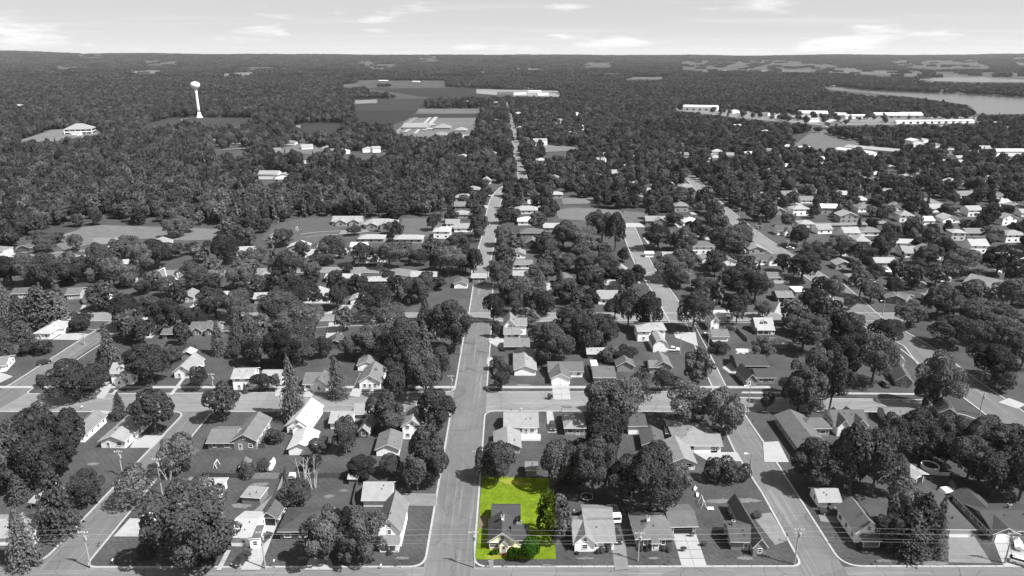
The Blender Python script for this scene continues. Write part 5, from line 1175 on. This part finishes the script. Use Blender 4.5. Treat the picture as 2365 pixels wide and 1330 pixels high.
def car(px, py, deg, kind, tone, label, group='cars about the streets'):
    L_, w, body, cab, r = CARS[kind]; p = at(px, py); e = empty('pickup_truck' if kind == 'pickup' else 'car', (p.x, p.y, .17), math.radians(deg), label=label, category='pickup' if kind == 'pickup' else 'car', group=group)
    k = (kind, tone)
    if k not in _pl:
        m = MB(); m.prism(body, -w / 2, w / 2, 'x'); b = m.mesh('body', [paint(tone)]); m = MB()
        n = len(cab); i = len(m.v); sl = w / 2 - .1; st = w / 2 - .28
        for s in (-1, 1): m.v += [(s * (sl if z < 1.2 else st), y, z) for y, z in cab]
        for q in range(n - 1): m.f.append((q, q + 1, n + q + 1, n + q)); m.m.append(1 if q == 1 else 0)
        m.f += [tuple(range(n - 1, -1, -1)), tuple(range(n, 2 * n))]; m.m += [0, 0]
        g = m.mesh('cabin', [M_glass, paint(tone)]); l = MB(); l.box(-.2, -.04, -.08, .2, .05, .08); bed = None
        if kind == 'pickup': q = MB(); q.box(-w / 2 + .12, .85, 1.13, w / 2 - .12, 2.6, 1.14); bed = q.mesh('bed_floor', [M_dark])
        _pl[k] = (b, g, l.mesh('headlight', [M_chrome]), bed)
    b, g, l, bed = _pl[k]; link('body', b, e); link('cabin', g, e)
    if bed: link('bed_floor', bed, e)
    for s in (-1, 1):
        link('headlight', l, e, (s * (w / 2 - .3), body[0][0] + .02, .7 if kind == 'sedan' else .85))
        for y in (-L_ * .3, L_ * .3): wheel(e, s * (w / 2 - .1), y, r)
for a in ((103, 841, 128, 'suv', .03, 'black car driving up the upper left street'), (1424, 1246, 8, 'suv', .02, 'black car on the gravel drive beside the white house'), (477, 1294, -12, 'sedan', .03, 'black sedan at the foot of the great maple'),
          (558, 1298, -22, 'suv', .03, 'black car on the grass by the narrow path'), (610, 1250, -18, 'sedan', .04, 'dark car parked on the narrow driveway'), (349, 1200, 75, 'sedan', .75, 'white car on the pad left of the great maple'), (374, 1228, 20, 'sedan', .7, 'white car in the great maple shade'),
          (1917, 1187, 84, 'pickup', .05, 'dark pickup truck before the small white garage'), (1896, 1140, 70, 'sedan', .75, 'white car behind the small white garage'), (1553, 811, 88, 'pickup', .8, 'white pickup truck beside the gambrel barn'), (2358, 1304, 60, 'suv', .75, 'white car at the lower right kerb'),
          (781, 725, 90, 'sedan', .04, 'dark car parked on second street'), (1963, 695, 50, 'sedan', .04, 'dark car driving on the wide right road'), (1276, 990, 0, 'suv', .05, 'dark car on the driveway by the corner ranch'), (470, 757, 60, 'sedan', .7, 'pale car behind the paired-gable house'), (436, 752, 80, 'sedan', .75, 'white car beside the paired-gable house'),
          (1412, 835, 10, 'suv', .7, 'pale car near the low shed and trailer'), (872, 535, 85, 'sedan', .04, 'dark car on the cul-de-sac'), (590, 616, 80, 'sedan', .06, 'dark car under the third street trees'), (2300, 630, 85, 'sedan', .75, 'white car right of the large hall'), (1688, 360, 60, 'sedan', .05, 'dark car in the town street'),
          (1825, 575, 60, 'sedan', .75, 'white car beside the diagonal street'), (1735, 546, -40, 'suv', .05, 'dark car on the diagonal street'), (1962, 742, 130, 'pickup', .7, 'white van-like truck under the right street trees'), (165, 313, 60, 'sedan', .05, 'dark car in the office car park, left one'), (178, 314, 60, 'sedan', .6, 'pale car in the office car park'), (196, 312, 60, 'sedan', .05, 'dark car in the office car park, right one')):
    car(*a)

# parked beside the houses of the middle rows
_n = 0
for hx_, hy_, hr_, lb_ in [h for h in HOUSES if 225 < h[1] < 620 and abs(h[0]) < h[1] * .72 and not any(w in h[3] for w in ('shed', 'garage', 'barn', 'roof', 'white-', 'from left', 'dark-roofed'))][::2]:
    if len(lb_.split()) > 9 or _n > 26: continue
    k_ = random.Random(_n + 40); sx_ = -1 if k_.random() < .5 else 1; cxp, cyp = hx_ + sx_ * (hr_ + 2.2), hy_ - hr_ * .7; u_ = pix(cxp, cyp); tn_ = k_.choice((.03, .05, .7, .75, .3))
    car(u_[0], u_[1], k_.choice((0, 5, 90, 180)), k_.choice(('sedan', 'suv', 'suv', 'pickup')), tn_, '%s car parked by the %s' % ('dark' if tn_ < .1 else 'pale' if tn_ > .5 else 'grey', lb_)); _n += 1

def camper(px, py, deg, L_, w, h, label, tone=.82, name='camper_trailer'):
    p = at(px, py); e = empty(name, (p.x, p.y, .15), math.radians(deg), label=label, category='trailer')
    m = MB(); m.prism([(-L_ / 2, .55), (-L_ / 2 + .15, h * .6), (-L_ / 2 + .7, h), (L_ / 2 - .4, h), (L_ / 2, h * .8), (L_ / 2, .55)], -w / 2, w / 2, 'y'); link('body', m.mesh('body', [material('trailer_skin', tone, .05, 1, .4, .03, 8)]), e)
    for s in (-1, 1):
        for x in (-L_ * .3, -L_ * .05, L_ * .28):
            m = MB(); m.box(x - .45, s * (w / 2) - .02, h * .55, x + .45, s * (w / 2) + .02, h * .8); link('window', m.mesh('window', [M_glass]), e)
    m = MB(); m.box(.55, -w / 2 - .03, .6, 1.2, -w / 2, h * .85); link('door', m.mesh('door', [M_door]), e)
    m = MB(); m.box(-.4, -.4, h, .4, .4, h + .25); link('roof_vent', m.mesh('roof_vent', [M_white]), e)
    for s in (-1, 1):
        for x in (-.45, .45):
            m = MB(); m.tube((x, s * w / 2 - .2 * s, .35), (x, s * w / 2 + .01 * s, .35), .35, .35, 12); link('wheel', m.mesh('wheel', [M_tyre]), e)
    m = MB(); m.box(-L_ / 2 - 1.1, -.08, .45, -L_ / 2, .08, .6); link('hitch', m.mesh('hitch', [M_black]), e); return e
camper(1723, 826, 0, 9.2, 2.5, 3.0, 'long white travel trailer above the black-roofed garage')
camper(1371, 853, 92, 5.2, 2.4, 2.7, 'white trailer by the long low shed'); camper(674, 1107, 0, 2.4, 1.5, 1.6, 'tiny white trailer in the fenced yard', .8)
camper(2183, 1148, 8, 3.6, 2.2, 2.3, 'small camper by the long dark drive', .5); camper(2180, 652, 4, 5.4, 2.4, 3.0, 'white box trailer left of the large hall'); camper(418, 660, -20, 6, 2.4, 2.8, 'white trailer beside the boom lift')
def open_trailer():
    p = at(1419, 1199); e = empty('box_truck', (p.x, p.y, .15), math.radians(4), label='white truck with loaded open bed beside the white house', category='truck')
    m = MB(); m.box(-1.15, -2.6, .7, 1.15, -.9, 2.5); link('cab', m.mesh('cab', [M_white]), e); m = MB(); m.box(-.95, -2.63, 1.6, .95, -2.58, 2.25); link('windscreen', m.mesh('windscreen', [M_glass]), e)
    m = MB(); m.box(-1.2, -.85, .8, 1.2, 3.6, .95)
    for s in (-1, 1): m.box(s * 1.2 - .05, -.85, .95, s * 1.2 + .05, 3.6, 1.7)
    m.box(-1.15, 3.5, .95, 1.15, 3.6, 1.7); link('bed', m.mesh('bed', [M_metal]), e); r = random.Random(4); m = MB()
    for k in range(22): x, y = r.uniform(-1, .8), r.uniform(-.6, 3.1); m.box(x, y, .96, x + r.uniform(.2, .6), y + r.uniform(.2, .6), 1.1 + r.uniform(.1, .6))
    link('load', m.mesh('load', [M_wood]), e)
    for s in (-1, 1):
        for y in (-1.8, 2.2): wheel(e, s * 1.05, y, .45)
open_trailer()
def boat(px, py, deg, L_, label):
    p = at(px, py); e = empty('covered_boat', (p.x, p.y, .15), math.radians(deg), label=label, category='boat'); m = MB(); n = 10; w = L_ * .19
    rows = []
    for k in range(n + 1):
        t = k / n; y = -L_ / 2 + L_ * t; ww = w * (1 - max(0, (t - .45) / .55) ** 2.2) + .03; rows.append([(-ww, y, .9), (-ww * .7, y, .35), (ww * .7, y, .35), (ww, y, .9), (0, y, 1.35 + .25 * math.sin(t * 3.1))])
    for a, b in zip(rows[:-1], rows[1:]):
        for i in range(5): m.quad([a[i], a[(i + 1) % 5], b[(i + 1) % 5], b[i]], 0 if i < 3 else 1)
    m.quad([rows[0][i] for i in (0, 1, 2, 3, 4)][::-1]); link('hull', m.mesh('hull', [M_white, M_white]), e); q = MB(); q.box(-.5, -L_ / 2 + .5, .2, .5, L_ / 2 - .6, .36); q.box(-.06, L_ / 2 - .6, .25, .06, L_ / 2 + 1, .35); link('boat_trailer', q.mesh('boat_trailer', [M_metal]), e)
    for s in (-1, 1): wheel(e, s * .95, -.6, .32)
boat(628, 1078, 4, 5.4, 'boat under a white cover in the back yard'); boat(2350, 1262, -30, 4.6, 'white boat at the right edge of the frame'); boat(2050, 631, 85, 4.2, 'white boat by the pale right ranch')
def boom():
    p = at(389, 662); e = empty('boom_lift', p, label='white boom lift reaching over the yards, upper left', category='boom lift'); q = at(360, 652) - p; top = height_at(p.y, 619); m = MB()
    m.box(-1.2, -2.2, .4, 1.2, 2.2, 1.3); link('chassis', m.mesh('chassis', [M_white]), e); m = MB(); m.tube((0, 0, 1.3), (-.6, 0, top), .38, .3, 8); link('lower_boom', m.mesh('lower_boom', [M_white]), e)
    bx = (352 - 387) * mpp(p.y); bz = height_at(p.y, 633); m = MB(); m.tube((-.6, 0, top), (bx, 0, bz), .3, .22, 8); link('upper_boom', m.mesh('upper_boom', [M_white]), e); m = MB(); m.box(bx - 1.1, -.6, bz - .6, bx - .1, .6, bz + .5); link('basket', m.mesh('basket', [M_white]), e)
    for s in (-1, 1):
        for y in (-1.5, 1.5): wheel(e, s * 1.1, y, .45)
boom()

# ------------------------------------------------------------------ poles, wires, lamps
def pole(px, py, ty, kind, label, arms=1):
    b = at(px, py); h = max(3.0, height_at(b.y, ty)); e = empty({'u': 'utility_pole', 'l': 'street_lamp', 's': 'street_sign'}[kind], b, label=label, category={'u': 'utility pole', 'l': 'street lamp', 's': 'sign'}[kind], group={'u': 'utility poles', 'l': 'street lamps', 's': 'street signs'}[kind])
    m = MB()
    if kind == 's': m.tube((0, 0, 0), (0, 0, h), .05, .05, 6); link('post', m.mesh('post', [M_metal]), e); m = MB(); m.box(-.45, -.03, h - .5, .45, .03, h); link('plate', m.mesh('plate', [M_metal]), e); return b, h
    m.tube((0, 0, 0), (0, 0, h), .19, .12, 10); link('mast', m.mesh('mast', [M_pole]), e)
    if kind == 'u':
        for k in range(arms): m = MB(); m.box(-1.15, -.07, h - .55 - .9 * k, 1.15, .07, h - .38 - .9 * k); link('crossarm', m.mesh('crossarm', [M_pole]), e)
        for x in (-1.0, -.35, .35, 1.0): m = MB(); m.tube((x, 0, h - .38), (x, 0, h - .12), .07, .05, 6); link('insulator', m.mesh('insulator', [M_white]), e)
        m = MB(); m.tube((.32, 0, h - 2.4), (.32, 0, h - 1.4), .26, .26, 10); link('transformer', m.mesh('transformer', [M_metal]), e)
    else:
        m = MB(); m.tube((0, 0, h - .3), (-1.6, -.4, h + .1), .06, .05, 6); link('lamp_arm', m.mesh('lamp_arm', [M_metal]), e); m = MB(); m.box(-2.2, -.62, h - .05, -1.4, -.2, h + .18); link('lamp_head', m.mesh('lamp_head', [M_white]), e)
    return b, h
front = [pole(-195, 1313, 1230, 'u', 'utility pole beyond the left edge of the front road')]
for a in ((210, 1312, 1226, 'u', 'utility pole at the lower left street corner', 2), (613, 1313, 1226, 'u', 'utility pole beside the narrow driveway'), (1095, 1311, 1226, 'u', 'utility pole at the green lot corner'),
          (1473, 1296, 1228, 'u', 'pale utility pole before the grey hip-roofed house'), (1834, 1305, 1219, 'u', 'utility pole at the right street corner', 2), (2320, 1302, 1228, 'u', 'utility pole by the lower right drive', 2), (2640, 1300, 1225, 'u', 'utility pole beyond the right edge of the front road')): front.append(pole(*a))
for a in ((284, 1100, 1040, 'u', 'utility pole left of the left side street'), (375, 1142, 1058, 'u', 'utility pole behind the great maple'), (1102, 1098, 1040, 'u', 'utility pole behind the green lot'), (492, 893, 862, 'u', 'short pale pole beside the two-storey pale house'), (98, 802, 767, 'u', 'pole on the lawn by upper left street'),
          (196, 797, 770, 'u', 'pole at the kerb of upper left street'), (1043, 916, 866, 'u', 'utility pole at the centre street corner lawn'), (1063, 820, 770, 'u', 'utility pole under the centre street maple'), (1129, 816, 782, 'u', 'pole at the grey garage drive'), (1570, 819, 778, 'l', 'street lamp beside the parked white pickup'),
          (1635, 806, 768, 'l', 'street lamp below the narrow white house'), (1726, 955, 890, 'l', 'street lamp with bright head at right street corner'), (1730, 1102, 1046, 'l', 'street lamp beside the bush row'), (2262, 957, 905, 'u', 'utility pole on the wide right road'), (2266, 884, 830, 'u', 'utility pole under the wide right road trees'),
          (1467, 624, 597, 'u', 'utility pole on the middle road'), (1498, 672, 648, 'l', 'street lamp at the middle road junction'), (1683, 636, 598, 'u', 'utility pole before the grey garage'), (1748, 548, 520, 'u', 'utility pole on the diagonal street'), (1706, 508, 480, 'u', 'utility pole at the dark bush on diagonal street'), (1641, 462, 440, 'u', 'utility pole high on the diagonal street'),
          (700, 826, 812, 'u', 'short white post beside the looped path'), (2038, 728, 694, 'l', 'street lamp by the wide right road'), (1818, 574, 555, 'u', 'utility pole beside the diagonal street trees'), (1840, 575, 553, 'u', 'utility pole left of the white hip-roofed house'), (1313, 660, 640, 'u', 'pole by the middle gardens'), (232, 712, 690, 'l', 'lamp post by the pale ranch apron')): pole(*a)
def wire(name, pts, sag, label, r=.013):
    m = MB()
    for a, b in zip(pts[:-1], pts[1:]):
        n = 10; q = [a.lerp(b, k / n) - Vector((0, 0, sag * 4 * (k / n) * (1 - k / n))) for k in range(n + 1)]
        for u, v in zip(q[:-1], q[1:]): m.tube(u, v, r, r, 5, cap=False)
    link(name, m.mesh(name, [M_cable]), label=label, category='wire', group='overhead wires')
for k, (dz, dy) in enumerate(((.0, .9), (.0, -.9), (-.9, .3), (-2.1, 0), (-2.9, 0))):
    wire('overhead_wire', [b + Vector((0, dy, h - .12 + dz)) for b, h in front], .35, WORD[k] + ' overhead wire from the top along the front road')
for k, (px, py, ty) in enumerate(((262, 1304, 1292), (1170, 1311, 1297), (1543, 1308, 1296), (635, 1312, 1288), (925, 1312, 1290), (1545, 1012, 1003), (880, 1314, 1304), (1128, 1311, 1301), (2020, 1306, 1296), (2340, 1300, 1280), (1738, 985, 965), (1180, 955, 945), (1204, 950, 943), (1297, 952, 946), (265, 1296, 1290), (145, 1250, 1240), (100, 1288, 1266), (230, 1263, 1254), (190, 945, 942), (1815, 1252, 1233), (1928, 1257, 1240))):
    b = at(px, py); h = max(1.1, min(2.2, height_at(b.y, ty))); e = empty('mailbox', b, label='mailbox post, %s from left along the roadsides' % WORD[k], category='mailbox', group='mailboxes on the verges'); m = MB(); m.box(-.05, -.05, 0, .05, .05, h - .2); link('post', m.mesh('post', [M_wood]), e); m = MB(); m.box(-.14, -.25, h - .2, .14, .25, h - .02); m.prism([(-.14, h - .02), (0, h + .08), (.14, h - .02)], -.25, .25, 'y'); link('letterbox', m.mesh('letterbox', [M_black if k % 3 else M_white]), e)
mb = sorted([o for o in bpy.data.objects if o.name.startswith('mailbox')], key=lambda o: pix(o.location.x, o.location.y)[0])
for k, o in enumerate(mb): o['label'] = 'mailbox post, %s from left along the roadsides' % WORD[k]

# ------------------------------------------------------------------ fences, sheds and yard things
def fence(pts, h, tone, label, panel=2.4):
    p = [at(*q) for q in poly_px(pts)]; e = empty('fence', p[0], label=label, category='fence', group='yard fences'); o = p[0]; mt = material('fence_%d' % round(tone * 100), tone * .7, .25, .8, .9, .2, 5)
    for a, b in zip(p[:-1], p[1:]):
        n = max(1, round((b - a).length / panel)); rz = math.atan2(b.y - a.y, b.x - a.x); L_ = (b - a).length / n
        pm = MB(); bw_ = L_ / 8
        for k in range(8): pm.box(k * bw_ + .015, -.02 - .02 * (k % 2), .08, (k + 1) * bw_ - .015, .02, h - .04 * ((k * 7) % 3))
        pm = pm.mesh('panel', [mt]); pp = MB(); pp.box(-.07, -.07, 0, .07, .07, h + .1); pp = pp.mesh('post', [mt])
        for k in range(n + 1):
            q = a.lerp(b, k / n) - o; link('post', pp, e, q, rz)
            if k < n: link('panel', pm, e, q, rz)
for a in (('563,1106 655,1106', 1.9, .4, 'weathered board fence with pale panels behind the fenced yard'), ('655,1106 830,1104', 1.8, .1, 'dark board fence behind the mown yard'), ('470,1103 562,1105', 1.7, .1, 'dark board fence under the backyard shrubs'), ('830,1104 815,1168', 1.7, .12, 'dark side fence of the mown yard'), ('655,1108 640,1145', 1.6, .35, 'leaning pale fence beside the dead tree'),
          ('640,1160 690,1178', 1.7, .14, 'dark fence behind the dark garage'), ('1352,850 1362,878', 1.8, .1, 'dark fence left of the white trailer'), ('1636,788 1660,815', 1.8, .08, 'dark fence beside the narrow white house'), ('1700,765 1725,790', 1.8, .1, 'dark fence beside the cape house drive'), ('1335,654 1420,654', 1.2, .12, 'low dark fence across the middle lawn'), ('1776,655 1822,655', 1.7, .8, 'white fence below the dark roof'),
          ('1838,1040 1846,1054', 1.7, .35, 'pale fence by the long grey-roofed house'), ('2140,1097 2192,1100', 1.2, .8, 'white rail by the round pool'), ('592,1035 612,1036', 1.6, .12, 'short dark fence by the wide gable house')): fence(*a)
def deck():
    e = empty('wooden_deck', at(1226, 1018), label='white wooden deck behind the corner ranch house', category='deck'); m = MB(); m.box(-2.9, -.2, 0, 2.9, 2.6, .8); link('platform', m.mesh('platform', [M_white]), e)
    for k in range(9): m = MB(); x = -2.85 + k * .7125; m.box(x - .05, -.18, .8, x + .05, -.08, 1.7); link('baluster', m.mesh('baluster', [M_white]), e)
    m = MB(); m.box(-2.9, -.2, 1.7, 2.9, -.06, 1.78); link('handrail', m.mesh('handrail', [M_white]), e)
deck()
def pool():
    p = at(2147, 1082); e = empty('round_pool', p, label='round above-ground pool at the right', category='pool'); r = 2.3; m = MB(); n = 28
    for k in range(n):
        a, b = 2 * math.pi * k / n, 2 * math.pi * (k + 1) / n
        f = lambda t, q, z: (q * math.cos(t), q * math.sin(t), z)
        m.quad([f(a, r, 0), f(b, r, 0), f(b, r, 1.25), f(a, r, 1.25)]); m.quad([f(a, r, 1.25), f(b, r, 1.25), f(b, r - .22, 1.25), f(a, r - .22, 1.25)]); m.quad([f(b, r - .22, 0), f(a, r - .22, 0), f(a, r - .22, 1.25), f(b, r - .22, 1.25)])
    link('pool_wall', m.mesh('pool_wall', [M_white]), e); m = MB(); m.tube((0, 0, .1), (0, 0, 1.0), r - .23, r - .23, 28); link('pool_water', m.mesh('pool_water', [M_water]), e)
pool()
def ring(px, py, r, label):
    p = at(px, py); e = empty('trampoline', p, label=label, category='trampoline'); m = MB(); n = 24
    for k in range(n):
        a, b = 2 * math.pi * k / n, 2 * math.pi * (k + 1) / n; m.tube((r * math.cos(a), r * math.sin(a), .9), (r * math.cos(b), r * math.sin(b), .9), .09, .09, 6)
    link('frame', m.mesh('frame', [M_metal]), e); m = MB(); m.tube((0, 0, .82), (0, 0, .86), r - .15, r - .15, 24); link('mat', m.mesh('mat', [M_dark]), e)
    for k in range(4): t = k * 1.57; m = MB(); m.tube((r * math.cos(t), r * math.sin(t), 0), (r * math.cos(t), r * math.sin(t), .9), .06, .06, 6); link('leg', m.mesh('leg', [M_metal]), e)
ring(1355, 1153, 1.6, 'trampoline under the great dark maple'); ring(1650, 1001, 1.8, 'trampoline beneath the right street maples'); ring(1333, 666, 1.8, 'trampoline on the middle lawn')
M_thing = [M_white, M_metal, M_wood]
def swing(px, py, label, s=1.0):
    e = empty('swing_set', at(px, py), label=label, category='swing set')
    for y in (-1.3, 1.3):
        for x in (-.8, .8): m = MB(); m.tube((x * s, y * s, 0), (0, y * s, 2.2 * s), .07, .06, 6); link('leg', m.mesh('leg', [M_white]), e)
    m = MB(); m.tube((0, -1.4 * s, 2.2 * s), (0, 1.4 * s, 2.2 * s), .06, .06, 6); link('top_bar', m.mesh('top_bar', [M_white]), e); m = MB(); m.box(-.15, -.3, .5, .15, .3, .55); link('seat', m.mesh('seat', [M_wood]), e)
    for y in (-.28, .28): m = MB(); m.tube((0, y, .55), (0, y, 2.2 * s), .02, .02, 5); link('chain', m.mesh('chain', [M_metal]), e)
swing(1622, 1168, 'white swing frame on the open right lawn'); swing(500, 1078, 'garden swing seat on the left back lawn', .8); swing(686, 533, 'play frame on the cul-de-sac lawn', 1.2)
def bench(px, py, deg, label):
    e = empty('garden_bench', at(px, py), math.radians(deg), label=label, category='bench'); m = MB(); m.box(-.8, -.25, .42, .8, .25, .5); link('seat', m.mesh('seat', [M_white]), e); m = MB(); m.box(-.8, .22, .55, .8, .28, .95); link('backrest', m.mesh('backrest', [M_white]), e)
    for x in (-.7, .7): m = MB(); m.box(x - .05, -.22, 0, x + .05, .25, .42); link('leg', m.mesh('leg', [M_white]), e)
bench(1641, 1179, 0, 'pale bench on the open right lawn'); bench(1606, 1132, 60, 'white bench at the great maple edge'); bench(1611, 1146, 70, 'white bench below the first at the maple edge'); bench(1332, 1185, 20, 'white chair on the yard behind the white house')
def grill(px, py, label):
    e = empty('barbecue_grill', (at(px, py).x, at(px, py).y, .17), label=label, category='grill'); m = MB(); m.prism([(-.35, .75), (.35, .75), (.35, 1.0), (.2, 1.18), (-.2, 1.18), (-.35, 1.0)], -.45, .45, 'x'); link('hood', m.mesh('hood', [M_black]), e)
    for x in (-.35, .35):
        for y in (-.25, .25): m = MB(); m.box(x - .03, y - .03, 0, x + .03, y + .03, .75); link('leg', m.mesh('leg', [M_black]), e)
    m = MB(); m.box(-.8, -.25, .85, -.45, .25, .9); m.box(.45, -.25, .85, .8, .25, .9); link('side_shelf', m.mesh('side_shelf', [M_black]), e)
grill(1578, 1274, 'black grill on the concrete driveway'); grill(1625, 1262, 'dark mower-sized grill on the lawn by the driveway'); grill(1598, 1240, 'dark grill beside the carport')
for ln in '''
2065 1096 2090 1096 4 2.2 gx .8 .3 .7|white shed under the far right maples|nw;nd
2108 1122 2136 1112 6 2.4 gy .8 .5 .15|dark open shed beside the small camper|nw;nd;g .5 2.4 0 0 1
1215 1102 1240 1102 4 2.3 gx .8 .3 .3|dark shed behind the green lot|nw;nd
806 1120 826 1120 2.4 2.0 gx .6 .6 .25|garden shed by the mown yard fence|nw;nd
1537 1016 1565 1018 4 2.2 flat .1 .06 .1|black flat-topped shed beside the rambling house|nw;nd
560 1165 602 1168 4.5 2.3 flat .1 .4 .3|patio shelter behind the dark garage|nw;nd
690 596 704 596 4 2.3 gy .9 .5 .8|tiny white shed by round maple|nw;nd
555 1092 576 1090 3 2.0 gy 1 .22 .2|small dark hut by the pale fence|nw;nd
'''.strip().splitlines():
    sp, lb, op = parse(ln); build_house(sp, lb, op, name='shed', cat='shed', lod=0)

# ------------------------------------------------------------------ haze
hz = MB(); hz.box(-21000, -300, -25, 21000, 16000, 195)
hm = bpy.data.materials.new('haze'); hm.use_nodes = True; t = hm.node_tree; t.nodes.clear(); o = t.nodes.new('ShaderNodeOutputMaterial'); v = t.nodes.new('ShaderNodeVolumePrincipled')
v.inputs['Color'].default_value = (.9, .9, .9, 1); v.inputs['Density'].default_value = 2.3e-5; v.inputs['Anisotropy'].default_value = 0.2; t.links.new(v.outputs[0], o.inputs['Volume'])
link('haze', hz.mesh('haze', [hm]), kind='stuff', label='thin haze over the whole landscape', category='haze')
